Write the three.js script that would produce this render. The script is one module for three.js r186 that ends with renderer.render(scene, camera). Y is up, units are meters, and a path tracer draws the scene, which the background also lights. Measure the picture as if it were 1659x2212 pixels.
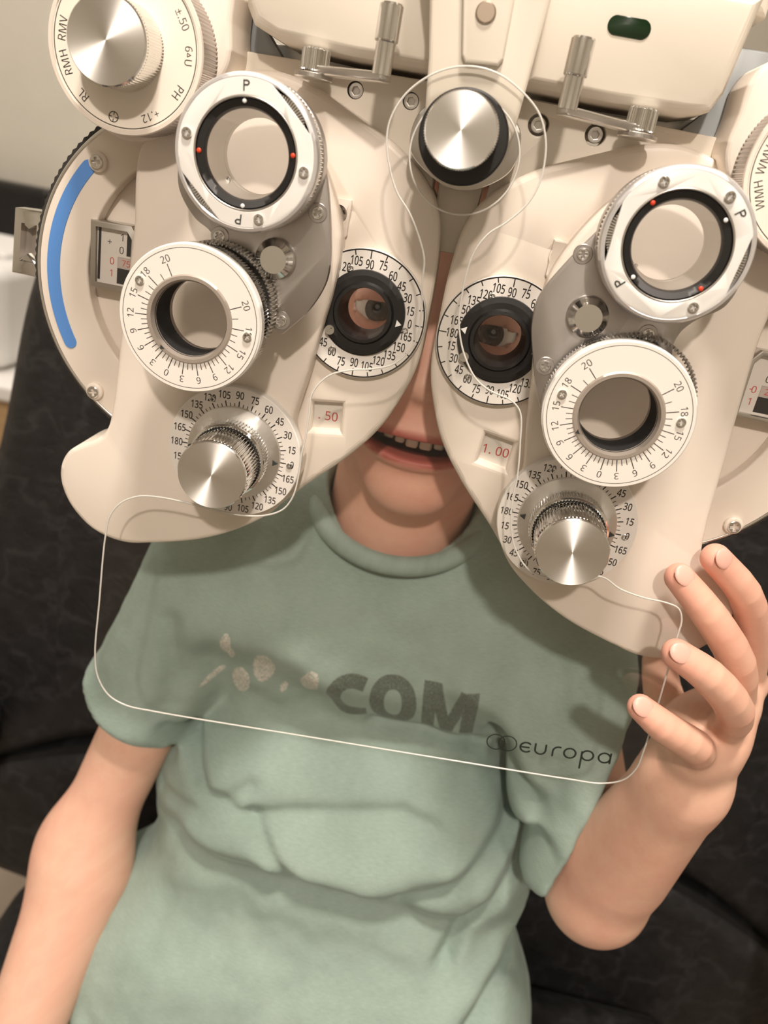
import * as THREE from 'three';
import { mergeGeometries, toCreasedNormals } from 'three/addons/utils/BufferGeometryUtils.js';
import { RectAreaLightUniformsLib } from 'three/addons/lights/RectAreaLightUniformsLib.js';
import { RoundedBoxGeometry } from 'three/addons/geometries/RoundedBoxGeometry.js';
import { ImprovedNoise } from 'three/addons/math/ImprovedNoise.js';

/* ---------- camera, light, exposure ---------- */
const scene = new THREE.Scene();
const renderer = new THREE.WebGLRenderer({ antialias: true });
renderer.toneMapping = THREE.LinearToneMapping;
renderer.toneMappingExposure = 0.91;
const SPOT = 7.2;
renderer.shadowMap.enabled = true;
RectAreaLightUniformsLib.init();

// instrument axes: x across (0 = its middle), y up, z towards the camera (0 = its front face); HEIGHT = that origin above the floor
const HEIGHT = 1.3, FOCAL = 1750, CX = 830, CY = 1106, AX = 0.0165, DIST = 0.35;
const V = (x, y, z) => new THREE.Vector3(x, y, z);
const away = V((1080 - CX) / FOCAL, -(405 - CY) / FOCAL, -1).normalize();
const ZC = away.clone().negate(), X0 = V(0, 1, 0).cross(ZC).normalize(), Y0 = ZC.clone().cross(X0);
const ROLL = THREE.MathUtils.degToRad(13), XC = X0.clone().multiplyScalar(Math.cos(ROLL)).addScaledVector(Y0, -Math.sin(ROLL)), YC = X0.clone().multiplyScalar(Math.sin(ROLL)).addScaledVector(Y0, Math.cos(ROLL));
const EYE = V(AX, 0, DIST);
const camera = new THREE.PerspectiveCamera(2 * Math.atan(1106 / FOCAL) * 180 / Math.PI, 1659 / 2212, 0.02, 30);
camera.position.set(AX, HEIGHT, DIST);
camera.quaternion.setFromRotationMatrix(new THREE.Matrix4().makeBasis(V(XC.x, YC.x, ZC.x), V(XC.y, YC.y, ZC.y), V(XC.z, YC.z, ZC.z)));
camera.focus = 0.345; camera.userData.fStop = 9;
// surveying: a measured sight line met with the plane at depth z (metres, instrument axes)
function U(px, py, z) {
  const r = V((px - CX) / FOCAL, -(py - CY) / FOCAL, -1), w = V(r.dot(XC), r.dot(YC), r.dot(ZC)), t = (z - DIST) / w.z;
  return w.multiplyScalar(t).add(EYE);
}
scene.background = new THREE.Color(0x0a0a0a);

function canvasTex(w, h, draw, srgb = true) {
  const c = document.createElement('canvas'); c.width = w; c.height = h;
  const g = c.getContext('2d'); draw(g, w, h);
  const t = new THREE.CanvasTexture(c); if (srgb) t.colorSpace = THREE.SRGBColorSpace;
  t.magFilter = THREE.LinearFilter; return t;
}
let seed = 7; const rnd = () => { seed = (seed + 0x6d2b79f5) | 0; let t = Math.imul(seed ^ (seed >>> 15), 1 | seed); t = (t + Math.imul(t ^ (t >>> 7), 61 | t)) ^ t; return ((t ^ (t >>> 14)) >>> 0) / 4294967296; };
const noise = new ImprovedNoise(), fbm = (x, y, z = 0, o = 4) => { let s = 0, a = 0.5; for (let i = 0; i < o; i++) { s += a * noise.noise(x, y, z + i * 7.3); x *= 2.03; y *= 2.03; z *= 2.03; a *= 0.5; } return s; };
function noiseTex(w, fn, srgb = false) {
  const d = new Uint8Array(w * w * 4);
  for (let j = 0; j < w; j++) for (let i = 0; i < w; i++) { const v = fn(i / w, j / w), o = (j * w + i) * 4, a = Array.isArray(v) ? v : [v, v, v]; for (let c = 0; c < 3; c++) d[o + c] = Math.max(0, Math.min(255, a[c] * 255)); d[o + 3] = 255; }
  const t = new THREE.DataTexture(d, w, w); t.wrapS = t.wrapT = THREE.RepeatWrapping; t.magFilter = THREE.LinearFilter; if (srgb) t.colorSpace = THREE.SRGBColorSpace; t.needsUpdate = true; return t;
}
const lin = (r, g, b) => new THREE.Color().setRGB(r, g, b);
const S = (o) => new THREE.MeshStandardMaterial(o), PH = (o) => new THREE.MeshPhysicalMaterial(o);

const M = {
  cream: S({ color: lin(0.78, 0.70, 0.615), roughness: 0.42 }),
  creamBar: S({ color: lin(0.72, 0.66, 0.57), roughness: 0.38 }),
  white: S({ color: lin(0.80, 0.78, 0.75), roughness: 0.4 }),
  chrome: S({ color: lin(0.80, 0.79, 0.77), roughness: 0.12, metalness: 1 }),
  steel: S({ color: lin(0.62, 0.60, 0.57), roughness: 0.3, metalness: 1 }),
  alu: S({ color: lin(0.52, 0.49, 0.475), roughness: 0.36, metalness: 1 }),
  brushed: PH({ color: lin(0.92, 0.90, 0.87), roughness: 0.48, metalness: 1, anisotropy: 0.85, anisotropyRotation: Math.PI / 2 }),
  satin: S({ color: lin(0.86, 0.85, 0.86), roughness: 0.3, metalness: 0.7 }),
  bronze: S({ color: lin(0.50, 0.44, 0.39), roughness: 0.4, metalness: 0.6 }),
  black: S({ color: lin(0.012, 0.011, 0.011), roughness: 0.38 }),
  matt: S({ color: lin(0.008, 0.008, 0.008), roughness: 0.8 }),
  rubber: S({ color: lin(0.03, 0.028, 0.026), roughness: 0.55 }),
  blue: S({ color: lin(0.10, 0.27, 0.66), roughness: 0.5 }),
  greyMetal: S({ color: lin(0.32, 0.34, 0.35), roughness: 0.45, metalness: 0.5 }),
  red: S({ color: lin(0.75, 0.06, 0.02), roughness: 0.4 }),
  dot: S({ color: lin(0.9, 0.9, 0.88), roughness: 0.4 }),
  glass: PH({ color: 0xffffff, roughness: 0.0, transmission: 1, thickness: 0, ior: 1.5 }),
  shield: PH({ color: lin(0.97, 0.97, 0.96), roughness: 0.03, transmission: 1, thickness: 0, ior: 1.5 }),
  shieldEdge: PH({ color: lin(0.86, 0.84, 0.80), roughness: 0.25, transmission: 0.35, thickness: 0, ior: 1.5 }),
  ink: S({ color: lin(0.03, 0.035, 0.03), roughness: 0.6 }),
};

/* ---------- helpers ---------- */
const taken = new Map();
const numbered = (n) => { const k = taken.get(n) || 0; taken.set(n, k + 1); return k ? n + '_' + String(k).padStart(3, '0') : n; };
function thing(name, label, category, pos = [0, HEIGHT, 0], group) {
  const o = new THREE.Group(); o.name = numbered(name); o.position.set(...pos); o.userData = { label, category }; if (group) o.userData.group = group; scene.add(o); return o;
}
function part(parent, name, geo, mat, label) {
  const m = new THREE.Mesh(geo, mat); m.name = name; m.castShadow = m.receiveShadow = true; if (label) m.userData.label = label; parent.add(m); return m;
}
function struct(name, geo, mat, pos) { const m = part(scene, name, geo, mat); m.userData.kind = 'structure'; if (pos) m.position.set(...pos); return m; }
function solo(name, geo, mat, label, category, pos) { const m = part(scene, numbered(name), geo, mat, label); m.userData.category = category; if (pos) m.position.set(...pos); return m; }
const mm = (pts) => pts.map(([x, y]) => new THREE.Vector2(x / 1000, y / 1000));
const px2 = (pts, z) => pts.map(([x, y]) => { const u = U(x, y, z); return new THREE.Vector2(u.x, u.y); });
const flip = (pts, s) => s < 0 ? pts : pts.map(([x, y]) => [-x, y]);
function smooth(pts, n = 200, closed = true) {
  const c = new THREE.CatmullRomCurve3(pts.map((p) => V(p.x, p.y, 0)), closed, 'centripetal');
  const q = c.getPoints(n).map((p) => new THREE.Vector2(p.x, p.y)); if (closed) q.pop(); return q;
}
const shapeOf = (pts) => { const s = new THREE.Shape(THREE.ShapeUtils.isClockWise(pts) ? pts.slice().reverse() : pts); return s; };
const hole = (cx, cy, r) => new THREE.Path().absarc(cx, cy, r, 0, Math.PI * 2, true);
const polyHole = (pts) => new THREE.Path(THREE.ShapeUtils.isClockWise(pts) ? pts : pts.slice().reverse());
function slab(shape, z0, z1, b = 0.0012, seg = 3, crease = 0.55) {
  const g = new THREE.ExtrudeGeometry(shape, { depth: z1 - z0 - 2 * b, bevelEnabled: b > 0, bevelThickness: b, bevelSize: b, bevelOffset: -b, bevelSegments: seg, curveSegments: 48 });
  g.translate(0, 0, z0 + b); return toCreasedNormals(g, crease);
}
// profile [[r, z] ...] turned about the z axis
function turned(profile, cx = 0, cy = 0, seg = 96) {
  const g = new THREE.LatheGeometry(profile.map(([r, z]) => new THREE.Vector2(Math.max(r, 1e-6), z)), seg);
  g.rotateX(Math.PI / 2);
  return toCreasedNormals(g, 0.5).translate(cx, cy, 0);
}
const drum = (r, z0, z1, b, cx, cy, seg = 96) => turned([[0, z0], [r - b, z0], [r, z0 + b], [r, z1 - b], [r - b, z1], [0, z1]], cx, cy, seg);
const tube = (ro, ri, z0, z1, b, cx, cy, seg = 96) => turned([[ri, z0], [ro - b, z0], [ro, z0 + b], [ro, z1 - b], [ro - b, z1], [ri + b, z1], [ri, z1 - b], [ri, z0]], cx, cy, seg);
function ringFace(ri, ro, z, cx, cy, seg = 128) { return new THREE.RingGeometry(ri, ro, seg, 1).translate(cx, cy, z); }
function brushedCap(r, z, cx, cy) { // face with its grain running round
  const p = [], n = [], uv = [], R = 6, T = 128;
  for (let i = 0; i < R; i++) for (let j = 0; j < T; j++) {
    const c = (a, b) => { const th = b / T * Math.PI * 2, q = (a / R) * r; p.push(cx + Math.cos(th) * q, cy + Math.sin(th) * q, z); n.push(0, 0, 1); uv.push(b / T * 8, a / R); };
    c(i, j); c(i + 1, j); c(i + 1, j + 1);
    if (i > 0) { c(i, j); c(i + 1, j + 1); c(i, j + 1); }
  }
  const g = new THREE.BufferGeometry(); g.setAttribute('position', new THREE.Float32BufferAttribute(p, 3)); g.setAttribute('normal', new THREE.Float32BufferAttribute(n, 3)); g.setAttribute('uv', new THREE.Float32BufferAttribute(uv, 2)); return g;
}
function knurl(r, z0, z1, count, depth, cx, cy, lean = 0, cap = true) { // ribbed cylinder
  const N = count * 4, b = Math.min(depth, (z1 - z0) * 0.2), rows = [[z0, -depth], [z0 + b, 0], [z1 - b, 0], [z1, -depth]];
  const p = [], idx = [];
  rows.forEach(([z, dr], k) => { for (let i = 0; i <= N; i++) { const th = i / N * Math.PI * 2 + lean * (z - z0), rib = [0, 1, 1, 0][i % 4]; const rr = r + dr - depth * (1 - rib); p.push(cx + Math.cos(th) * rr, cy + Math.sin(th) * rr, z); } });
  for (let k = 0; k < rows.length - 1; k++) for (let i = 0; i < N; i++) { const a = k * (N + 1) + i, b2 = a + 1, c = a + N + 1, d = c + 1; idx.push(a, b2, d, a, d, c); }
  if (cap) { const top = p.length / 3; p.push(cx, cy, z1); for (let i = 0; i < N; i++) idx.push((rows.length - 1) * (N + 1) + i, (rows.length - 1) * (N + 1) + i + 1, top); }
  const g = new THREE.BufferGeometry(); g.setAttribute('position', new THREE.Float32BufferAttribute(p, 3)); g.setIndex(idx); g.computeVertexNormals();
  return toCreasedNormals(g, 0.4);
}
const tidy = (list) => mergeGeometries(list.map((g) => { const q = g.index ? g.toNonIndexed() : g; for (const k of Object.keys(q.attributes)) if (!['position', 'normal'].includes(k)) q.deleteAttribute(k); return q; }));
function crossShape(r, w) { const a = w, b = r; return [[a, a], [a, b], [-a, b], [-a, a], [-b, a], [-b, -a], [-a, -a], [-a, -b], [a, -b], [a, -a], [b, -a], [b, a]].map(([x, y]) => new THREE.Vector2(x, y)); }
const screwCache = new Map();
function crossScrewGeo(r) { // countersunk head with a cross recess, face at z = 0
  if (!screwCache.has(r)) {
    const s = new THREE.Shape().absarc(0, 0, r, 0, Math.PI * 2); s.holes.push(polyHole(crossShape(r * 0.62, r * 0.17)));
    const g = new THREE.ExtrudeGeometry(s, { depth: r * 0.5, bevelEnabled: true, bevelThickness: r * 0.2, bevelSize: r * 0.12, bevelOffset: -r * 0.12, bevelSegments: 2, curveSegments: 20 }).translate(0, 0, -r * 0.5);
    screwCache.set(r, tidy([toCreasedNormals(g, 0.5), new THREE.CircleGeometry(r * 0.7, 16).translate(0, 0, -r * 0.42)]));
  }
  return screwCache.get(r);
}
function hexScrewGeo(r) {
  if (!screwCache.has('h' + r)) {
    const s = new THREE.Shape().absarc(0, 0, r, 0, Math.PI * 2); const hx = []; for (let i = 0; i < 6; i++) hx.push(new THREE.Vector2(Math.cos(i * Math.PI / 3) * r * 0.52, Math.sin(i * Math.PI / 3) * r * 0.52)); s.holes.push(polyHole(hx));
    const g = new THREE.ExtrudeGeometry(s, { depth: r * 0.8, bevelEnabled: true, bevelThickness: r * 0.15, bevelSize: r * 0.15, bevelOffset: -r * 0.15, bevelSegments: 2, curveSegments: 24 }).translate(0, 0, -r * 0.95);
    screwCache.set('h' + r, tidy([toCreasedNormals(g, 0.5), new THREE.CircleGeometry(r * 0.6, 16).translate(0, 0, -r * 0.7)]));
  }
  return screwCache.get('h' + r);
}
function slotScrewGeo(r) {
  if (!screwCache.has('s' + r)) {
    const s = new THREE.Shape().absarc(0, 0, r, 0, Math.PI * 2); s.holes.push(polyHole([[-r * 0.9, -r * 0.12], [r * 0.9, -r * 0.12], [r * 0.9, r * 0.12], [-r * 0.9, r * 0.12]].map(([a, b]) => new THREE.Vector2(a, b))));
    const g = new THREE.ExtrudeGeometry(s, { depth: r * 0.5, bevelEnabled: false, curveSegments: 20 }).translate(0, 0, -r * 0.5);
    screwCache.set('s' + r, tidy([g, new THREE.CircleGeometry(r, 16).translate(0, 0, -r * 0.3)]));
  }
  return screwCache.get('s' + r);
}
function screw(parent, geo, x, y, z, mat = M.chrome, turn = 0.4, name = 'screw') { const m = part(parent, name, geo, mat); m.position.set(x, y, z); m.rotation.z = turn; return m; }
const polar = (g, R, draw) => { g.save(); g.translate(g.canvas.width / 2, g.canvas.height / 2); g.scale(g.canvas.width / 2 / R, g.canvas.width / 2 / R); draw(); g.restore(); };
function outward(g, txt, a, r, size, weight = '') { // text whose top points away from the centre; a in radians, counter-clockwise
  g.save(); g.rotate(Math.PI / 2 - a); g.translate(0, -r); g.font = `${weight} ${size}px sans-serif`; g.textAlign = 'center'; g.textBaseline = 'middle'; g.fillText(txt, 0, 0); g.restore();
}
function upright(g, txt, a, r, size, squeeze = 0.9) {
  g.save(); g.translate(Math.cos(a) * r, -Math.sin(a) * r); g.scale(squeeze, 1); g.font = `${size}px sans-serif`; g.textAlign = 'center'; g.textBaseline = 'middle'; g.fillText(txt, 0, 0); g.lineWidth = size * 0.03; g.strokeText(txt, 0, 0); g.restore();
}
function tick(g, a, r0, r1, w) { g.lineWidth = w; g.beginPath(); g.moveTo(Math.cos(a) * r0, -Math.sin(a) * r0); g.lineTo(Math.cos(a) * r1, -Math.sin(a) * r1); g.stroke(); }
const RAD = Math.PI / 180, INK = '#1d1a18';
const printed = (tex, extra = {}) => S({ map: tex, roughness: 0.4, ...extra });
const axisLabel = (d) => d === 0 ? '0' : d <= 180 ? String(d) : String(d - 180);

/* ---------- the room ---------- */
const wallTex = noiseTex(256, (u, v) => { const n = 0.5 + 0.02 * fbm(u * 40, v * 40); return [n + 0.36, n + 0.345, n + 0.315]; }, true);
const wallMat = S({ color: lin(0.95, 0.93, 0.88), roughness: 0.9, map: wallTex });
const RX0 = -1.9, RX1 = 1.7, RZ0 = -1.9, RZ1 = 2.5, RH = 2.6, TH = 0.1;
struct('floor', new THREE.BoxGeometry(RX1 - RX0 + 0.2, TH, RZ1 - RZ0 + 0.2), S({ color: lin(0.33, 0.27, 0.21), roughness: 0.5 }), [(RX0 + RX1) / 2, -TH / 2, (RZ0 + RZ1) / 2]);
struct('ceiling', new THREE.BoxGeometry(RX1 - RX0 + 0.2, TH, RZ1 - RZ0 + 0.2), S({ color: lin(0.85, 0.83, 0.79), roughness: 0.9 }), [(RX0 + RX1) / 2, RH + TH / 2, (RZ0 + RZ1) / 2]);
struct('wall_back', new THREE.BoxGeometry(RX1 - RX0, RH, TH), wallMat, [(RX0 + RX1) / 2, RH / 2, RZ0 - TH / 2]);
struct('wall_front', new THREE.BoxGeometry(RX1 - RX0, RH, TH), wallMat, [(RX0 + RX1) / 2, RH / 2, RZ1 + TH / 2]);
struct('wall_left', new THREE.BoxGeometry(TH, RH, RZ1 - RZ0 + 0.2), wallMat, [RX0 - TH / 2, RH / 2, (RZ0 + RZ1) / 2]);
struct('wall_right', new THREE.BoxGeometry(TH, RH, RZ1 - RZ0 + 0.2), wallMat, [RX1 + TH / 2, RH / 2, (RZ0 + RZ1) / 2]);

function ceilingLamp(label, w, d, x, z, rgb, power, glow) {
  const t = thing('ceiling_lamp', label, 'lamp', [x, RH - 0.03, z]);
  const fr = new THREE.Shape([[-1, -1], [1, -1], [1, 1], [-1, 1]].map(([a, b]) => new THREE.Vector2(a * (w / 2 + 0.02), b * (d / 2 + 0.02))));
  fr.holes.push(polyHole([[-1, -1], [1, -1], [1, 1], [-1, 1]].map(([a, b]) => new THREE.Vector2(a * w / 2, b * d / 2))));
  part(t, 'lamp_frame', new THREE.ExtrudeGeometry(fr, { depth: 0.03, bevelEnabled: false }).rotateX(-Math.PI / 2), M.white);
  part(t, 'lamp_diffuser', new THREE.BoxGeometry(w, 0.006, d).translate(0, 0.02, 0), S({ color: lin(0.8, 0.8, 0.8), emissive: lin(...rgb), emissiveIntensity: glow, roughness: 0.6 }));
  const l = new THREE.RectAreaLight(lin(...rgb), power, w, d); l.position.set(x, RH - 0.02, z); l.lookAt(x, 0, z); l.name = t.name + '_glow'; scene.add(l);
}
{ // adjustable ceiling spot turned on the patient
  const p = V(0.10, 2.42, 1.72), aim = V(0, 1.18, 0), t = thing('ceiling_spotlight', 'adjustable ceiling spotlight turned towards the patient', 'lamp', [p.x, p.y, p.z]);
  const d = aim.clone().sub(p).normalize(), q = new THREE.Quaternion().setFromUnitVectors(V(0, 0, 1), d);
  part(t, 'lamp_housing', turned([[0.030, -0.09], [0.044, -0.08], [0.050, 0.0], [0.052, 0.03], [0.047, 0.03], [0.045, 0.004]], 0, 0, 48).applyQuaternion(q), M.white);
  part(t, 'lamp_lens', new THREE.CircleGeometry(0.045, 48).translate(0, 0, 0.005).applyQuaternion(q), S({ color: lin(0.8, 0.8, 0.8), emissive: lin(1, 0.9, 0.78), emissiveIntensity: 6 }));
  part(t, 'ceiling_mount', new THREE.CylinderGeometry(0.012, 0.012, 0.16, 20).translate(0, 0.10, -0.02), M.white);
  const l = new THREE.SpotLight(lin(1, 0.88, 0.77), SPOT, 0, 0.42, 0.5, 2); l.position.copy(p).addScaledVector(d, 0.04); l.target.position.copy(aim); l.castShadow = true; l.shadow.radius = 2.2; l.name = 'spotlight_beam'; scene.add(l, l.target);
}
ceilingLamp('square ceiling downlight almost above the chair', 0.2, 0.2, 0.03, 0.50, [1, 0.89, 0.78], 255, 5);
ceilingLamp('long ceiling panel over the room entrance', 1.2, 0.6, -0.1, 1.9, [1, 0.91, 0.82], 3.6, 2);
ceilingLamp('long ceiling panel at the back of the room', 1.1, 0.5, -0.8, -1.1, [1, 0.92, 0.84], 11, 2);

/* ---------- the refractor ---------- */
const R = thing('optical_refractor', "optician's cream refractor head with two lens turrets, numbered dials and chrome knobs", 'eye instrument');
const coverPts = [[-135.8, -7.3], [-118, 10], [-101, 23], [-85, 27.3], [-69.6, 25.6], [-48.9, 17.8], [-28, 8.2], [-12.6, -4.1], [-5.8, -15.8], [-3, -32.3], [-2.4, -56], [-3, -79], [-7.4, -95], [-14.9, -112], [-27.5, -129], [-45, -147.5], [-60, -164], [-79.6, -178], [-100, -185.5], [-115, -189], [-130, -191.6], [-144, -189], [-153.5, -181.5], [-160, -172], [-162, -162], [-159, -154], [-152, -148.5], [-144, -144.5], [-140, -137], [-140.4, -123], [-140, -92], [-137.6, -45.6]];
const raisedPts = [[-131.5, -9], [-116, 6], [-101, 17], [-80, 16], [-62, 4], [-50, -14], [-44, -30], [-44, -52], [-47, -72], [-50, -92], [-52.5, -106], [-53.5, -116], [-50, -124], [-47, -132], [-48, -142], [-56, -158], [-70, -170.5], [-90, -182], [-115, -190.2], [-130, -193.4], [-144.6, -190.8], [-155.4, -183], [-162.2, -172.8], [-164.2, -162], [-161.2, -152.6], [-154.4, -146.4], [-146.6, -142.2], [-141.4, -135.8], [-139, -123], [-136.8, -92], [-133.4, -45]];
const crescentC = [-107, -68];

const upTexts = { '-1': [['RMV', 125, 58], ['RMH', 140, 135], ['RL', 185, 200], ['\u2295', 248, 237], ['+.12', 320, 237], ['PH', 378, 195], ['6  U', 407, 122], ['\u00b1.50', 405, 37]], '1': [['WMV', 1637, 342], ['WMH', 1638, 422]] };

for (const s of [-1, 1]) {
  const fx = (x) => s < 0 ? x / 1000 : -x / 1000;
  const f1 = (pts) => mm(flip(pts, s));
  const eye = [fx(-30.2), -0.0600], eyeDial = [fx(-31), -0.0612], low = [fx(-77.6), -0.132];
  /* back pan and cover */
  const cs = shapeOf(smooth(f1(coverPts), 260));
  cs.holes.push(hole(eye[0], eye[1], 0.0165));
  const winPts = (z) => f1([[-47.6, -105.8], [-34.0, -103.8], [-33.2, -117], [-46.8, -119.2]]);
  cs.holes.push(polyHole(winPts()));
  cs.holes.push(hole(fx(-48), -0.0219, 0.0040));
  const cover = part(R, 'cover_plate', slab(cs, -0.030, -0.012, 0.0028, 4), M.cream);
  const bs = shapeOf(smooth(f1(coverPts.map(([x, y]) => [x + (x > -60 ? -1 : x < -120 ? 1.5 : 0), y + (y > 0 ? -1 : 1)])), 200)); bs.holes.push(hole(eye[0], eye[1], 0.0162));
  part(R, 'back_housing', slab(bs, -0.040, -0.0302, 0.002, 2), M.cream);
  const rs = shapeOf(smooth(f1(raisedPts), 260));
  const raised = part(R, 'raised_front_plate', slab(rs, -0.0285, 0, 0.0022, 4), M.cream);
  /* power window in the cover */
  const txt = s < 0 ? '. 50' : '1. 00';
  const wt = canvasTex(256, 256, (g) => { g.fillStyle = '#d9d3cb'; g.fillRect(0, 0, 256, 256); g.fillStyle = '#b5302b'; g.font = '92px sans-serif'; g.textAlign = 'center'; g.textBaseline = 'middle'; g.fillText(txt, 128, 140); });
  const wf = part(cover, 'power_drum', new THREE.PlaneGeometry(0.0168, 0.0168).rotateZ(-s * 0.03).translate(fx(-40.4), -0.1114, -0.0172), printed(wt), s < 0 ? 'drum reading .50 in red' : 'drum reading 1.00 in red');
  /* pocket screw */
  screw(cover, crossScrewGeo(0.0034), fx(-48), -0.0219, -0.0145, M.steel, 0.5);
  const pk = new THREE.Shape(f1([[-54, -15.5], [-43, -15.5], [-43, -30], [-47.5, -36], [-54, -36]])); pk.holes.push(hole(fx(-48), -0.0219, 0.0046));
  part(cover, 'screw_pad', slab(pk, -0.0125, -0.0095, 0.0008, 2), M.cream);

  /* round lens drum with crescent cover, rubber rim and blue arc */
  const C = [fx(crescentC[0]), crescentC[1] / 1000];
  const sector = (r, A0, A1, n = 90) => { const v = []; for (let i = 0; i <= n; i++) { const a = (A0 + (A1 - A0) * i / n) * RAD; v.push([crescentC[0] + Math.cos(a) * r * 1000, crescentC[1] + Math.sin(a) * r * 1000]); } return v; };
  part(R, 'lens_drum_floor', slab(shapeOf(f1(sector(0.0795, 100, 256))), -0.038, -0.0275, 0.001, 2), M.cream);
  const cr = shapeOf(f1([...sector(0.0795, 100, 256), ...sector(0.0585, 100, 256).reverse().map(([x, y]) => [x + 3, y + 2])]));
  const crescent = part(R, 'crescent_cover', slab(cr, -0.0275, -0.020, 0.0009, 3), M.cream);
  part(R, 'rubber_rim', slab(shapeOf(f1([...sector(0.0824, 98, 258, 120).map(([x, y], i) => i % 2 ? [x, y] : [x + (crescentC[0] - x) * 0.008, y + (crescentC[1] - y) * 0.008]), ...sector(0.0780, 98, 258).reverse()])), -0.037, -0.0213, 0.0006, 2), M.rubber);
  part(crescent, 'rim_bead', new THREE.TorusGeometry(0.0792, 0.0009, 10, 120, 158 * RAD).rotateZ(s < 0 ? 99 * RAD : -77 * RAD).translate(C[0], C[1], -0.0204), M.chrome);
  const arc = new THREE.Shape(), a0 = 141.5, a1 = 209, r0 = 0.0690, r1 = 0.0752;
  { const pts = []; for (let i = 0; i <= 40; i++) { const a = (a0 + (a1 - a0) * i / 40) * RAD; pts.push([Math.cos(a) * r1, Math.sin(a) * r1]); } for (let i = 1; i < 8; i++) { const a = a1 * RAD, m = (r0 + r1) / 2, h = (r1 - r0) / 2, t = i / 8 * Math.PI; pts.push([Math.cos(a) * (m + h * Math.cos(t)) - Math.sin(a) * h * Math.sin(t), Math.sin(a) * (m + h * Math.cos(t)) + Math.cos(a) * h * Math.sin(t)]); }
    for (let i = 0; i <= 40; i++) { const a = (a1 + (a0 - a1) * i / 40) * RAD; pts.push([Math.cos(a) * r0, Math.sin(a) * r0]); } for (let i = 1; i < 8; i++) { const a = a0 * RAD, m = (r0 + r1) / 2, h = (r1 - r0) / 2, t = i / 8 * Math.PI; pts.push([Math.cos(a) * (m - h * Math.cos(t)) + Math.sin(a) * h * Math.sin(t), Math.sin(a) * (m - h * Math.cos(t)) - Math.cos(a) * h * Math.sin(t)]); }
    const v = pts.map(([x, y]) => new THREE.Vector2((s < 0 ? x : -x) + C[0], y + C[1])); part(crescent, 'blue_arc_strip', slab(shapeOf(v), -0.0201, -0.0196, 0.0001, 1), M.blue, 'sky blue curved strip'); }
  for (const [x, y] of [[-158.6, -20.2], [-156.5, -124.6]]) { const boss = part(crescent, 'screw_boss', drum(0.0042, -0.0215, -0.0175, 0.0006, fx(x), y / 1000, 40), M.cream); screw(boss, crossScrewGeo(0.0030), fx(x), y / 1000, -0.0168, M.chrome, 0.2); }
  /* sphere power window */
  const sw = s < 0;
  const pt = canvasTex(384, 560, (g, w, h) => {
    g.fillStyle = '#d6cfc7'; g.fillRect(0, 0, w, h); g.textAlign = 'center'; g.textBaseline = 'middle';
    const o = sw ? 0 : -70, X = (x) => x + o;
    g.fillStyle = '#262322'; g.fillRect(X(300), 40, 200, 215); g.fillRect(X(215), 380, 260, 150); if (sw) g.fillRect(20, 20, 26, 500);
    g.fillStyle = '#9d938c'; g.fillRect(X(215), 275, 260, 100); g.fillStyle = '#b9aca4'; g.fillRect(X(220), 280, 250, 90);
    g.fillStyle = INK; g.font = '92px sans-serif'; g.fillText('1', X(255), 90); g.fillText('0', X(250), 210); if (sw) g.fillText('+', 130, 150);
    g.fillStyle = '#bb3b35'; if (!sw) g.fillText('-', 60, 320); g.fillText('0', X(160), 325); g.fillText('1', X(160), 440); g.font = '80px sans-serif'; g.fillText(sw ? '75' : '25', X(300), 328);
  });
  const wx = fx(-150.4), wy = -0.0590;
  const frame = new THREE.Shape(f1([[-161, -44.6], [-141.6, -44.2], [-138.5, -48.5], [-139.2, -74.2], [-160.2, -74.4]])); frame.holes.push(polyHole(f1([[-159, -46.6], [-143, -46.3], [-140.4, -50], [-141.0, -72.2], [-158.4, -72.4]])));
  const wfr = part(R, 'window_frame', slab(frame, -0.0276, -0.0178, 0.0007, 2), M.steel);
  part(wfr, 'power_scale', new THREE.PlaneGeometry(0.0186, 0.0266).translate(wx + fx(0.6), wy - 0.0004, -0.0208), printed(pt), 'scale drum with black blocks and red figures');
  part(wfr, 'window_pane', new THREE.PlaneGeometry(0.0190, 0.0270).translate(wx + fx(0.4), wy, -0.0190), M.glass);

  /* eyepiece */
  const et = canvasTex(1024, 1024, (g) => {
    g.fillStyle = '#e6e1db'; g.fillRect(0, 0, 1024, 1024); g.strokeStyle = g.fillStyle = INK;
    polar(g, 100, () => {
      for (let d = 0; d < 360; d += 15) { const a = d * RAD; tick(g, a, d % 90 ? 91 : 86, 98, 1.7); const rr = Math.abs(Math.sin(a)) > 0.95 && Math.round(d / 15) % 2 ? 82 : 77; upright(g, axisLabel(d), a, rr, 18.6, 0.66); }
      g.lineWidth = 2.2; g.beginPath(); g.arc(0, 0, 98.8, 0, 7); g.stroke();
    });
  });
  const ed = part(R, 'eyepiece_axis_dial', tube(0.0282, 0.0180, -0.0122, -0.0085, 0.0004, ...eyeDial), M.white);
  part(ed, 'axis_scale', ringFace(0.0179, 0.0279, -0.0084, ...eyeDial), printed(et), 'white ring printed with axis degrees');
  for (const a of [113, -8, 238]) screw(ed, crossScrewGeo(0.0013), eyeDial[0] + Math.cos(a * RAD) * 0.0203, eyeDial[1] + Math.sin(a * RAD) * 0.0203, -0.0080, M.steel, a);
  const eb = part(R, 'eyepiece_collar', turned([[0.0125, -0.009], [0.0184, -0.009], [0.0182, -0.0068], [0.0160, -0.0058], [0.0135, -0.0060], [0.0126, -0.0045], [0.0112, -0.0045], [0.0108, -0.0062], [0.0101, -0.012], [0.0097, -0.0240], [0.0125, -0.0240], [0.0125, -0.009]], ...eye), M.black);
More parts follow.
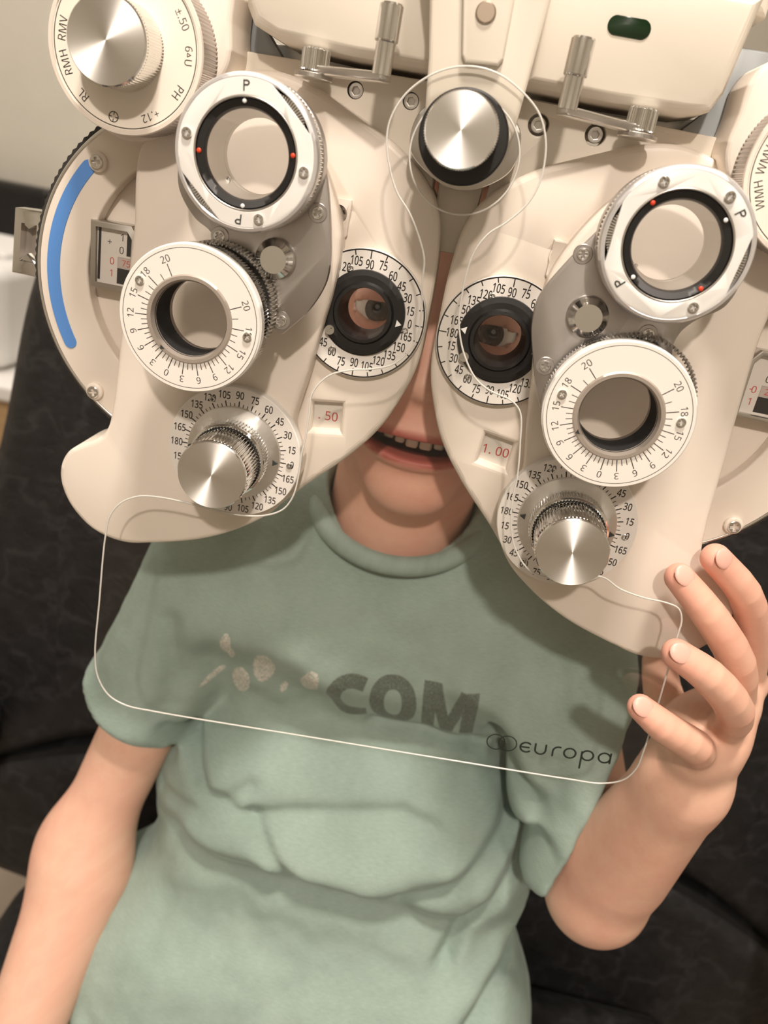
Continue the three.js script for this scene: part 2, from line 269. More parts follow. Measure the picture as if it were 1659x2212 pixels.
  for (const d of [-1, 1]) { const tri = new THREE.Shape([[0.0175 * d, 0.0000], [0.0150 * d, 0.0016], [0.0150 * d, -0.0016]].map(([x, y]) => { const c = Math.cos(-0.1), n = Math.sin(-0.1); return new THREE.Vector2(x * c - y * n + eye[0], x * n + y * c + eye[1]); })); part(eb, 'pointer', slab(tri, -0.0062, -0.0056, 0.0001, 1), M.dot); }
  screw(eb, slotScrewGeo(0.0021), eye[0] - 0.0135, eye[1] - 0.0098, -0.0052, M.steel, 0.9);
  part(eb, 'eyepiece_lens', new THREE.CircleGeometry(0.0099, 48).translate(eye[0], eye[1], -0.020), M.glass);

  /* cylinder axis dial with double knob */
  const lt = canvasTex(1024, 1024, (g) => {
    g.fillStyle = '#e3ddd6'; g.fillRect(0, 0, 1024, 1024); g.strokeStyle = g.fillStyle = INK;
    polar(g, 100, () => { for (let d = 0; d < 360; d += 5) tick(g, d * RAD, 70, d % 15 ? 76.5 : 80, d % 15 ? 1.1 : 1.7); for (let d = 0; d < 360; d += 15) upright(g, axisLabel(d), d * RAD, 89, 15, 0.76); });
  });
  const lcap = s < 0 ? [low[0], low[1]] : [low[0], low[1]];
  const ld = part(R, 'cylinder_axis_dial', drum(0.0312, -0.001, 0.0050, 0.0005, ...low), M.white);
  part(ld, 'axis_scale', ringFace(0.012, 0.0309, 0.00508, ...low), printed(lt), 'white ring printed with axis degrees');
  for (const a of [s < 0 ? 118 : 118, -1, 238]) screw(ld, crossScrewGeo(0.0014), low[0] + Math.cos(a * RAD) * 0.0265, low[1] + Math.sin(a * RAD) * 0.0265, 0.0056, M.steel, a);
  const lk = part(R, 'cylinder_knob', turned([[0, 0.005], [0.0222, 0.005], [0.0218, 0.0062], [0.0175, 0.0082], [0.0165, 0.0082], [0, 0.0082]], ...low), M.brushed);
  for (const d of [-1, 1]) { const tri = new THREE.Shape([[0.0214 * d, 0], [0.0190 * d, 0.0014], [0.0190 * d, -0.0014]].map(([x, y]) => new THREE.Vector2(x + low[0], y + low[1]))); const tg = new THREE.ExtrudeGeometry(tri, { depth: 0.0016, bevelEnabled: false }).translate(0, 0, 0.0062); part(lk, 'pointer', tg, M.ink); }
  part(lk, 'lower_grip', knurl(0.0172, 0.0080, 0.0150, 72, 0.0007, ...low), M.chrome);
  part(lk, 'grip_gap', knurl(0.0160, 0.0174, 0.0184, 72, 0.0005, ...low, 0, false), M.matt);
  part(lk, 'grip_step', tube(0.0170, 0.013, 0.0148, 0.0176, 0.0007, ...low), M.chrome);
  part(lk, 'upper_grip', knurl(0.0154, 0.0180, 0.0360, 64, 0.0008, ...low), M.chrome);
  part(lk, 'knob_bezel', turned([[0.0135, 0.0355], [0.0152, 0.0352], [0.0152, 0.0366], [0.0148, 0.0371], [0.0136, 0.0371]], ...low), M.chrome);
  part(lk, 'knob_cap', brushedCap(0.0148, 0.0372, ...low), M.brushed, 'circular brushed cap');

  /* auxiliary lens knob on its ear */
  const K = [fx(-131.3), 0.0235];
  const ear = new THREE.Shape(smooth(f1([[-163, 8], [-152, -3.5], [-136, -9], [-118, -2], [-104, 14], [-97, 26], [-97.5, 40], [-98, 52], [-103, 58.5], [-120, 60], [-145, 58], [-161, 45], [-165, 26]]), 160));
  part(R, 'knob_ear', slab(shapeOf(ear.getPoints()), -0.026, 0.002, 0.0018, 3), M.cream);
  const kd = part(R, 'auxiliary_lens_dial', knurl(0.0300, 0.0015, 0.0185, 120, 0.0005, ...K), M.alu);
  part(kd, 'dial_rim', turned([[0, 0.0183], [0.0300, 0.0183], [0.0303, 0.0192], [0.0300, 0.0202], [0.0286, 0.0203], [0.0283, 0.0198], [0, 0.0198]], ...K), M.cream);
  const kt = canvasTex(1024, 1024, (g) => {
    g.fillStyle = '#efe6d9'; g.fillRect(0, 0, 1024, 1024); g.strokeStyle = g.fillStyle = INK;
    polar(g, 100, () => {
      g.lineWidth = 1.2; g.beginPath(); g.arc(0, 0, 98, 0, 7); g.stroke();
      for (const [t, x, y] of upTexts[s]) { const u = U(x, y, 0.02), a = Math.atan2(u.y - K[1], u.x - K[0]); if (t === '\u2295') { const X = Math.cos(a) * 87, Y = -Math.sin(a) * 87; g.lineWidth = 1.2; g.beginPath(); g.arc(X, Y, 6.5, 0, 7); g.stroke(); for (let k = 0; k < 4; k++) { const b = a + k * Math.PI / 2; g.beginPath(); g.moveTo(X + Math.cos(b) * 6.5, Y - Math.sin(b) * 6.5); g.lineTo(X + Math.cos(b) * 2.5, Y - Math.sin(b) * 2.5); g.stroke(); } } else { outward(g, t, a, 87, t.length > 3 ? 14 : 15); if (t[0] === '6') { g.save(); g.rotate(Math.PI / 2 - a); g.translate(-1.5, -88); g.lineWidth = 1; g.beginPath(); g.moveTo(-2.2, 2.5); g.lineTo(2.2, 2.5); g.lineTo(0, -2); g.closePath(); g.stroke(); g.restore(); } } }
    });
  });
  part(kd, 'dial_face', ringFace(0.010, 0.0283, 0.0199, ...K), printed(kt), 'cream dial face with lettering round its edge');
  const kn = part(R, 'auxiliary_lens_knob', knurl(0.0152, 0.0195, 0.0345, 90, 0.0004, ...K), M.chrome);
  part(kn, 'knob_bezel', turned([[0.0130, 0.034], [0.0150, 0.0342], [0.0150, 0.0352], [0.0145, 0.0358], [0.0130, 0.0358]], ...K), M.chrome);
  part(kn, 'knob_cap', brushedCap(0.0145, 0.0359, ...K), M.brushed, 'circular brushed cap');

  /* turret with cross cylinder lens and rotary prism */
  const T = s < 0
    ? { plate: [[470, 235], [560, 180], [640, 205], [690, 290], [706, 380], [713, 460], [714, 560], [704, 612], [670, 668], [630, 706], [606, 722], [585, 705], [520, 760], [380, 780], [300, 690], [330, 600], [440, 545], [468, 525], [452, 498], [420, 470], [385, 400], [400, 300]], ring: [-0.0752, -0.0050], prism: [-0.0915, -0.0680], bump: [595, 560], screws: [[475, 510], [687, 460], [608, 693]], P: [[532, 183], [515, 470]], white: [[527, 217], [523, 440]], redd: [[423, 324], [628, 336]], wheels: [[640, 228], [423, 432]], rs: [[398, 284], [650, 370], [557, 463]], zero: [358, 808], pz: [[303, 605], [535, 728]], arrow: [350, 750] }
    : { plate: [[1290, 500], [1230, 560], [1165, 640], [1149, 700], [1152, 780], [1160, 850], [1175, 900], [1230, 990], [1340, 1010], [1440, 960], [1480, 880], [1468, 820], [1456, 785], [1455, 750], [1470, 720], [1500, 695], [1570, 660], [1610, 580], [1600, 470], [1520, 400], [1400, 390]], ring: [0.0815, -0.0080], prism: [0.0792, -0.0715], bump: [1270, 685], screws: [[1260, 549], [1178, 791], [1400, 722]], P: [[1602, 463], [1340, 610]], white: [[1568, 477], [1372, 597]], redd: [[1415, 444], [1520, 632]], wheels: [[1318, 500], [1625, 585]], rs: [[1437, 400], [1575, 428], [1500, 670]], zero: [1290, 1038], pz: [[1215, 851], [1472, 912]], arrow: [1245, 935] };
  const ps = shapeOf(smooth(px2(T.plate, 0.023), 160)); ps.holes.push(hole(T.ring[0], T.ring[1], 0.0145), hole(T.prism[0], T.prism[1], 0.0145));
  const plate = part(R, 'turret_plate', slab(ps, 0.0195, 0.0232, 0.0007, 2), M.alu, 'satin aluminium plate');
  part(R, 'turret_pivot', tube(0.012, 0.004, -0.002, 0.0196, 0.0005, ...(() => { const u = U(...T.bump, 0.023); return [u.x, u.y]; })()), M.steel);
  { const u = U(...T.bump, 0.025); part(plate, 'detent_knob', turned([[0, 0.0285], [0.0040, 0.0288], [0.0052, 0.0285], [0.0060, 0.0275], [0.0074, 0.0262], [0.0080, 0.0250], [0.0082, 0.0232]], u.x, u.y, 64), M.chrome, 'rounded chrome button'); }
  for (const [x, y] of T.screws) { const u = U(x, y, 0.0235); const pad = part(plate, 'screw_washer', drum(0.0037, 0.0228, 0.0236, 0.0002, u.x, u.y, 32), M.alu); screw(pad, crossScrewGeo(0.0023), u.x, u.y, 0.0240, M.chrome, x); }

  /* cross cylinder unit */
  const c = T.ring, dirTo = ([x, y], z = 0.042) => { const u = U(x, y, z); return Math.atan2(u.y - c[1], u.x - c[0]); };
  const jb = part(R, 'cross_cylinder_body', turned([[0.0190, 0.0228], [0.0262, 0.0228], [0.0266, 0.0240], [0.0266, 0.0300], [0.0258, 0.0304], [0.0258, 0.0318], [0.0190, 0.0318]], ...c), M.alu);
  part(jb, 'grip_rim', knurl(0.0267, 0.0316, 0.0378, 110, 0.0005, ...c, 0, false), M.chrome);
  part(jb, 'bright_bezel', turned([[0.0245, 0.0370], [0.0268, 0.0374], [0.0268, 0.0398], [0.0262, 0.0412], [0.0252, 0.0416], [0.0247, 0.0412]], ...c), M.satin);
  const wa = T.wheels.map((w) => dirTo(w));
  const fs = []; for (let i = 0; i < 180; i++) { const a = i * 2 * RAD; let r = 0.0250; for (const w of wa) { const k = Math.cos(a - w); if (k > 0) r = Math.min(r, 0.0226 / k); } fs.push(new THREE.Vector2(c[0] + Math.cos(a) * r, c[1] + Math.sin(a) * r)); }
  const fsh = shapeOf(fs); fsh.holes.push(hole(c[0], c[1], 0.0192));
  const face = part(jb, 'axis_face', slab(fsh, 0.0392, 0.0416, 0.0003, 2), M.white, 'white ring lettered P at both ends');
  part(jb, 'inner_well', ringFace(0.0190, 0.0258, 0.0330, ...c), M.matt);
  for (const w of wa) { const q = 0.0118; const bits = []; for (let i = -9; i <= 9; i++) { const a = w + i * 0.075, rb = 0.0128; bits.push(new THREE.BoxGeometry(0.0022, 0.0006, 0.006).rotateZ(a).translate(c[0] + Math.cos(w) * q + Math.cos(a) * (rb - 0.0011), c[1] + Math.sin(w) * q + Math.sin(a) * (rb - 0.0011), 0.0375)); bits.push(new THREE.BoxGeometry(0.0022, 0.0012, 0.005).rotateZ(a).translate(c[0] + Math.cos(w) * q + Math.cos(a) * (rb - 0.0016), c[1] + Math.sin(w) * q + Math.sin(a) * (rb - 0.0016), 0.0375)); } part(jb, 'thumb_wheel', tidy(bits), M.chrome); }
  // lettering: raised ink figures
  T.P.forEach((p) => { const a = dirTo(p), h = 0.0036, bar = 0.0005; const sh = new THREE.Shape([[-0.0011, -h / 2], [-0.0011 + bar, -h / 2], [-0.0011 + bar, -0.0001], [0.0005, -0.0001], [0.0011, 0.0004], [0.0013, 0.0009], [0.0011, 0.0014], [0.0005, h / 2], [-0.0011, h / 2]].map(([x, y]) => new THREE.Vector2(x, y))); sh.holes.push(polyHole([[-0.0006, 0.0004], [0.0004, 0.0004], [0.0008, 0.0009], [0.0004, 0.0013], [-0.0006, 0.0013]].map(([x, y]) => new THREE.Vector2(x, y)))); const g = new THREE.ExtrudeGeometry(sh, { depth: 0.0001, bevelEnabled: false }); g.rotateZ(a - Math.PI / 2).translate(c[0] + Math.cos(a) * 0.0222, c[1] + Math.sin(a) * 0.0222, 0.0416); part(jb, 'letter_p', g, M.ink); });
  for (const p of T.rs) { const u = U(...p, 0.042), a = Math.atan2(u.y - c[1], u.x - c[0]); screw(jb, crossScrewGeo(0.0019), c[0] + Math.cos(a) * 0.0222, c[1] + Math.sin(a) * 0.0222, 0.0423, M.chrome, a); }
  const lensRing = part(R, 'cross_cylinder_lens_ring', turned([[0.0150, 0.0330], [0.0188, 0.0330], [0.0188, 0.0404], [0.0180, 0.0412], [0.0164, 0.0404], [0.0158, 0.0402], [0.0153, 0.0388], [0.0150, 0.0330]], ...c), M.black);
  part(lensRing, 'retaining_ring', new THREE.TorusGeometry(0.0189, 0.0004, 8, 120).translate(c[0], c[1], 0.0413), M.steel);
  T.white.forEach((p) => { const a = dirTo(p); part(lensRing, 'axis_dot', new THREE.SphereGeometry(0.0008, 16, 10).scale(1, 1, 0.5).translate(c[0] + Math.cos(a) * 0.0174, c[1] + Math.sin(a) * 0.0174, 0.0410), M.dot, 'white dot'); });
  T.redd.forEach((p) => { const a = dirTo(p); part(lensRing, 'axis_dot', new THREE.SphereGeometry(0.0009, 16, 10).scale(1, 1, 0.5).translate(c[0] + Math.cos(a) * 0.0174, c[1] + Math.sin(a) * 0.0174, 0.0410), M.red, 'red dot'); });
  part(lensRing, 'inner_barrel', turned([[0.0152, 0.0385], [0.0150, 0.0370], [0.0136, 0.0240], [0.0134, 0.0236], [0.0134, 0.0205], [0.0150, 0.0205], [0.0156, 0.0330]], ...c), M.steel, 'satin steel barrel');
  screw(lensRing, crossScrewGeo(0.0010), c[0] + Math.cos(225 * RAD) * 0.0139, c[1] + Math.sin(225 * RAD) * 0.0139, 0.0275, M.steel, 0);
  part(lensRing, 'cross_cylinder_lens', new THREE.CircleGeometry(0.0135, 64).translate(c[0], c[1], 0.0255), M.glass);

  /* rotary prism */
  const q = T.prism;
  const pb = part(R, 'rotary_prism_body', knurl(0.0287, 0.0255, 0.0345, 130, 0.0006, ...q, 0, false), M.chrome);
  part(pb, 'clear_skirt', turned([[0.0150, 0.0228], [0.0262, 0.0228], [0.0266, 0.0256], [0.0150, 0.0256]], ...q), M.alu);
  part(pb, 'gear_rim', knurl(0.0246, 0.0232, 0.0300, 90, 0.0008, q[0] + (s < 0 ? 0.0062 : 0.0050), q[1] + 0.0058, 0, false), M.steel);
  part(pb, 'prism_rim', tube(0.0290, 0.0156, 0.0342, 0.0398, 0.0009, ...q), M.white);
  part(pb, 'prism_barrel', tube(0.0157, 0.0146, 0.0222, 0.0385, 0.0003, ...q), M.matt);
  const za = (() => { const u = U(...T.zero, 0.04); return Math.atan2(u.y - q[1], u.x - q[0]); })();
  const deg = [0, 16, 33, 50, 67, 86, 109, 133], val = [0, 3, 6, 9, 12, 15, 18, 20];
  const degOf = (v) => { for (let i = 0; i < 7; i++) if (v <= val[i + 1]) return deg[i] + (deg[i + 1] - deg[i]) * (v - val[i]) / (val[i + 1] - val[i]); return 133; };
  const rt = canvasTex(1024, 1024, (g) => {
    g.fillStyle = '#ece6df'; g.fillRect(0, 0, 1024, 1024); g.strokeStyle = g.fillStyle = INK;
    polar(g, 100, () => {
      for (const d of [-1, 1]) for (let v = 0; v <= 20; v++) { const a = za + d * degOf(v) * RAD, major = val.includes(v); tick(g, a, 61, major ? 78 : 70, major ? 1.2 : 1.0); if (major && (v || d > 0)) outward(g, String(v), a, 84.5, 13); }
      g.lineWidth = 0.8; g.beginPath(); g.arc(0, 0, 95.5, 0, 7); g.stroke();
    });
  });
  const pf = part(R, 'rotary_prism_scale', ringFace(0.0170, 0.0284, 0.03995, ...q), printed(rt), 'white ring printed with prism numbers 0 to 20');
  part(pf, 'prism_bezel', turned([[0.0145, 0.0375], [0.0150, 0.0392], [0.0155, 0.0408], [0.0168, 0.0408], [0.0174, 0.0400], [0.0174, 0.0396]], ...q), M.bronze, 'bronze grey bezel');
  { const u = U(...T.arrow, 0.041), a = Math.atan2(u.y - q[1], u.x - q[0]); const tri = new THREE.Shape([[0.0172, 0], [0.0157, 0.0011], [0.0157, -0.0011]].map(([x, y]) => new THREE.Vector2(x * Math.cos(a) - y * Math.sin(a) + q[0], x * Math.sin(a) + y * Math.cos(a) + q[1]))); part(pf, 'pointer', new THREE.ExtrudeGeometry(tri, { depth: 0.0003, bevelEnabled: false }).translate(0, 0, 0.0407), M.ink); }
  for (const p of T.pz) { const u = U(...p, 0.04); screw(pf, crossScrewGeo(0.0018), u.x, u.y, 0.0406, M.chrome, p[0]); }
  part(pf, 'prism_lens', new THREE.CircleGeometry(0.0146, 64).translate(q[0], q[1], 0.0290), M.glass);

  /* top plate with hex screws */
  const tp = new THREE.Shape(f1([[-99, -14], [-99, 33], [-15.5, 34.5], [-12, 0], [-11, -14]]));
  const hs = [[-50, 26.1], [-26.6, 25.9]]; for (const [x, y] of hs) tp.holes.push(hole(fx(x), y / 1000, 0.0042));
  const top = part(R, 'top_plate', slab(tp, -0.036, -0.020, 0.0008, 2), M.creamBar);
  for (const [x, y] of hs) screw(top, hexScrewGeo(0.0031), fx(x), y / 1000, -0.0212, M.steel, 0.3, 'hex_screw');
  /* suspension: nut, lever and pin */
  const nut = part(R, 'suspension_nut', knurl(0.0056, -0.004, 0.004, 24, 0.0005, 0, 0).rotateX(-Math.PI / 2).translate(fx(-63.8), 0.0325, -0.001), M.chrome);
  part(nut, 'nut_washer', drum(0.0075, -0.001, 0.001, 0.0003, 0, 0, 48).rotateX(-Math.PI / 2).translate(fx(-63.8), 0.0268, -0.001), M.steel);
  const arm = new THREE.Shape(); arm.moveTo(-0.0045, 0); arm.absarc(0, 0, 0.0045, Math.PI, 0, true); arm.absarc(0.0, -0.0, 0.0045, 0, 0, true);
  const A = V(fx(-63.8), 0.0290, -0.001), B = V(fx(-34.5), 0.0290, 0.0190), L = A.distanceTo(B);
  const ab = new RoundedBoxGeometry(L + 0.006, 0.0034, 0.0065, 3, 0.0012); ab.rotateY(-Math.atan2(B.z - A.z, B.x - A.x)).translate((A.x + B.x) / 2, A.y, (A.z + B.z) / 2);
  const lever = part(R, 'lever_arm', toCreasedNormals(ab, 0.5), M.steel);
  const pg = new THREE.LatheGeometry([[0, -0.0005], [0.0036, 0], [0.0036, 0.0105], [0.0041, 0.0108], [0.0043, 0.0112], [0.0043, 0.0222], [0.0038, 0.0229], [0, 0.0231]].map(([a, b]) => new THREE.Vector2(a, b)), 48);
  part(lever, 'lever_pin', toCreasedNormals(pg, 0.5).translate(fx(-34.3), 0.0296, 0.0195), M.chrome, 'polished chrome pin');
  /* suspension housing */
  const bz = s < 0 ? [[-93.5, 78], [-93.5, 47], [-90, 41], [-80, 37.5], [-50, 36.3], [-17, 36.6], [-17, 78]] : [[-95, 78], [-91, 46], [-88, 39.5], [-80, 37.3], [-50, 36.6], [-17, 37], [-17, 78]];
  const hsg = new THREE.Shape(f1(bz));
  const hb = part(R, 'suspension_housing', slab(hsg, -0.074, 0.0, 0.005, 6, 0.8), M.creamBar);
  if (s > 0) { part(hb, 'level_vial', slab(shapeOf((() => { const v = []; for (let i = 0; i <= 40; i++) { const a = -Math.PI / 2 + i / 40 * Math.PI * 2, e = i <= 20 ? 1 : -1; v.push(new THREE.Vector2(0.0505 + e * 0.0046 + Math.cos(a) * 0.0033, 0.0612 + Math.sin(a) * 0.0033)); } v.pop(); return v; })()), -0.002, 0.0005, 0.0003, 2), S({ color: lin(0.006, 0.022, 0.007), roughness: 0.12 }), 'dark green spirit level'); }
  part(R, 'slide_rail', new RoundedBoxGeometry(0.082, 0.006, 0.006, 2, 0.001).translate(fx(-57), 0.0372, -0.0480), M.steel);
  part(R, 'suspension_shelf', new RoundedBoxGeometry(0.084, 0.007, 0.046, 2, 0.001).translate(fx(-57), 0.0300, -0.053), M.creamBar);
  part(R, 'recess_back', new RoundedBoxGeometry(0.084, 0.016, 0.003, 2, 0.001).translate(fx(-57), 0.0350, -0.0745), M.creamBar);
  const gb = new THREE.Shape(f1([[-112, 26], [-112, 66], [-90, 66], [-93, 44], [-84, 34], [-84, 26]]));
  part(R, 'hanger_bracket', slab(gb, -0.033, -0.027, 0.0008, 2), M.greyMetal);
}
/* alignment sight on the far edge of one drum */
{
  const z0 = -0.046, z1 = -0.036;
  const sh = new THREE.Shape(px2([[32, 448], [92, 456], [88, 468], [88, 588], [84, 600], [25, 588]], -0.036)); sh.holes.push(polyHole(px2([[43, 476], [84, 484], [80, 574], [38, 566]], -0.036)));
  const sight = part(R, 'alignment_sight', slab(sh, z0, z1, 0.0009, 2), M.chrome);
  part(sight, 'sight_plate', new THREE.ShapeGeometry(new THREE.Shape(px2([[43, 476], [84, 484], [80, 574], [38, 566]], -0.043))).translate(0, 0, -0.043), M.bronze);
  for (const t of [[[42, 474], [64, 496], [86, 484]], [[38, 567], [60, 548], [80, 575]]]) part(sight, 'sight_tooth', slab(new THREE.Shape(px2(t, -0.038)), -0.0425, -0.0375, 0.0003, 1), M.chrome);
}
/* centre stem, knob and bridge */
{
  const st = new THREE.Shape(px2([[900, -260], [928, 0], [926, 120], [917, 250], [925, 330], [1005, 372], [1085, 330], [1112, 285], [1138, 190], [1190, 0], [1240, -260]], 0.02));
  const stem = part(R, 'centre_stem', slab(st, -0.020, 0.0195, 0.0016, 3), M.creamBar);
  const rp = new THREE.Shape(px2([[1003, -200], [998, 118], [1006, 136], [1076, 142], [1088, 128], [1112, 0], [1130, -200]], 0.022));
  const pad = part(stem, 'stem_pad', slab(rp, 0.019, 0.0225, 0.0012, 3), M.creamBar);
  { const u = U(1050, 27, 0.0228); part(pad, 'pad_rivet', drum(0.0036, 0.022, 0.0235, 0.0006, u.x, u.y, 40), S({ color: lin(0.42, 0.34, 0.27), roughness: 0.35, metalness: 0.7 })); }
  part(R, 'centre_bracket', slab(shapeOf(smooth(mm([[-21, 8], [-19, 22], [0, 30], [19, 22], [20, 8], [12, 0], [0, -4], [-12, 0]]), 80)), -0.019, 0.006, 0.001, 2), M.steel);
  part(R, 'nose_bridge', slab(new THREE.Shape(mm([[-10, 5], [10, 5], [8, -24], [4, -30], [-4, -30], [-8, -24]])), -0.042, -0.024, 0.001, 2), M.creamBar);
  const kb = part(R, 'centre_knob', drum(0.0162, 0.0195, 0.0300, 0.0008, 0, 0.0140), M.black, 'black base under the chrome knob');
  part(kb, 'centre_grip', knurl(0.0125, 0.0295, 0.0520, 90, 0.0005, 0, 0.0150), M.chrome);
  part(kb, 'knob_bezel', turned([[0.0108, 0.0515], [0.0122, 0.0515], [0.0122, 0.0524], [0.0117, 0.0530], [0.0108, 0.0530]], 0, 0.0150), M.chrome);
  part(kb, 'knob_cap', brushedCap(0.0118, 0.0531, 0, 0.0150), M.brushed, 'circular brushed cap');
  part(R, 'hanging_arm', slab(new THREE.Shape(mm([[-100, 74], [100, 74], [100, 110], [60, 125], [60, 260], [-60, 260], [-60, 125], [-100, 110]])), -0.050, -0.012, 0.003, 3), M.creamBar);
}

/* ---------- clear breath shield ---------- */
{
  const z = 0.0230;
  const sp = [[1005, 143], [940, 158], [880, 200], [845, 255], [836, 300], [842, 360], [858, 415], [885, 460], [905, 510], [917, 560], [912, 615], [911, 672], [897, 740], [853, 785], [803, 797], [760, 799], [710, 812], [675, 850], [668, 896], [660, 947], [651, 986], [646, 1025], [633, 1073], [612, 1100], [575, 1113], [520, 1113], [460, 1100], [400, 1085], [345, 1074], [300, 1072], [262, 1086], [238, 1115], [228, 1160], [215, 1300], [206, 1420], [213, 1465], [236, 1502], [272, 1523], [330, 1536], [700, 1597], [1000, 1646], [1230, 1683], [1300, 1692], [1348, 1684], [1375, 1660], [1390, 1625], [1425, 1511], [1462, 1380], [1473, 1338], [1466, 1314], [1440, 1302], [1391, 1291], [1340, 1272], [1300, 1246], [1220, 1250], [1150, 1236], [1112, 1180], [1106, 1094], [1118, 1030], [1124, 960], [1124, 890], [1106, 866], [1056, 842], [1027, 816], [1001, 758], [992, 697], [996, 654], [1009, 588], [1027, 541], [1056, 505], [1095, 480], [1140, 440], [1166, 395], [1177, 350], [1179, 300], [1165, 245], [1125, 195], [1070, 156]];
  const out = smooth(px2(sp, z), 420), sh = shapeOf(out);
  const hc = U(1003, 338, z), hr = 0.0202; sh.holes.push(hole(hc.x, hc.y, hr));
  const t = thing('breath_shield', 'large clear plastic breath shield hanging in front of the refractor, marked with linked rings', 'plastic shield');
  part(t, 'clear_sheet', new THREE.ShapeGeometry(sh, 64).translate(0, 0, z), M.shield);
  const path = new THREE.CatmullRomCurve3(out.map((p) => V(p.x, p.y, z)), true, 'centripetal');
  part(t, 'cut_edge', new THREE.TubeGeometry(path, 700, 0.00042, 6, true), M.shieldEdge, 'thin bright polished edge');
  part(t, 'hole_edge', new THREE.TorusGeometry(hr, 0.00035, 6, 100).translate(hc.x, hc.y, z), M.shieldEdge);
  // printed mark: two linked rings and the word, as thin ink strokes on the sheet
  const A = U(1050, 1602, z), B = U(1326, 1640, z), ang = Math.atan2(B.y - A.y, B.x - A.x), w = A.distanceTo(B);
  const tex = canvasTex(1024, 512, (g) => {
    g.clearRect(0, 0, 1024, 512); g.strokeStyle = '#1c221d'; g.lineWidth = 9;
    for (const x of [80, 175]) { g.beginPath(); g.arc(x, 240, 72, 0, 7); g.stroke(); }
    g.lineCap = 'round'; g.lineWidth = 15; const y = 252, r = 46;
    let x = 325; g.beginPath(); g.arc(x, y, r, 0.85, 5.45); g.stroke(); g.beginPath(); g.moveTo(x - r, y); g.lineTo(x + 22, y); g.stroke();
    x = 440; g.beginPath(); g.moveTo(x - 42, y - r); g.lineTo(x - 42, y + 6); g.arc(x, y + 6, 42, Math.PI, 0, true); g.lineTo(x + 42, y - r); g.stroke();
    x = 540; g.beginPath(); g.moveTo(x, y + r); g.lineTo(x, y); g.arc(x + 44, y, 44, Math.PI, 5.0); g.stroke();
    x = 675; g.beginPath(); g.arc(x, y, r, 0, 7); g.stroke();
    x = 815; g.beginPath(); g.arc(x, y, r, 0, 7); g.stroke(); g.beginPath(); g.moveTo(x - r, y - 30); g.lineTo(x - r, y + 130); g.stroke();
    x = 950; g.beginPath(); g.arc(x, y, r, 0, 7); g.stroke(); g.beginPath(); g.moveTo(x + r, y - r); g.lineTo(x + r, y + r); g.stroke();
  });
  const pl = new THREE.PlaneGeometry(w, w / 2).rotateZ(ang).translate((A.x + B.x) / 2, (A.y + B.y) / 2, z + 0.0004);
  part(t, 'printed_mark', pl, S({ map: tex, transparent: true, roughness: 0.5 }), 'linked rings and a lower-case word in thin dark ink');
}
/* ---------- the child ---------- */
// signed distances in millimetres, instrument axes
const W3 = (x, y, z) => { const u = U(x, y, z / 1000); return [u.x * 1000, u.y * 1000, z]; };
const clamp01 = (t) => t < 0 ? 0 : t > 1 ? 1 : t;
const cone = (x, y, z, a, b, ra, rb) => { const bx = b[0] - a[0], by = b[1] - a[1], bz = b[2] - a[2], ax = x - a[0], ay = y - a[1], az = z - a[2], h = clamp01((ax * bx + ay * by + az * bz) / (bx * bx + by * by + bz * bz)); return Math.hypot(ax - bx * h, ay - by * h, az - bz * h) - (ra + (rb - ra) * h); };
const ball = (x, y, z, c, r) => Math.hypot(x - c[0], y - c[1], z - c[2]) - r;
const egg = (x, y, z, c, r) => { const a = (x - c[0]) / r[0], b = (y - c[1]) / r[1], d = (z - c[2]) / r[2], k0 = Math.hypot(a, b, d), k1 = Math.hypot(a / r[0], b / r[1], d / r[2]); return k0 * (k0 - 1) / (k1 + 1e-9); };
const smin = (a, b, k) => { const h = Math.max(k - Math.abs(a - b), 0) / k; return Math.min(a, b) - h * h * k * 0.25; };
const smax = (a, b, k) => -smin(-a, -b, k);
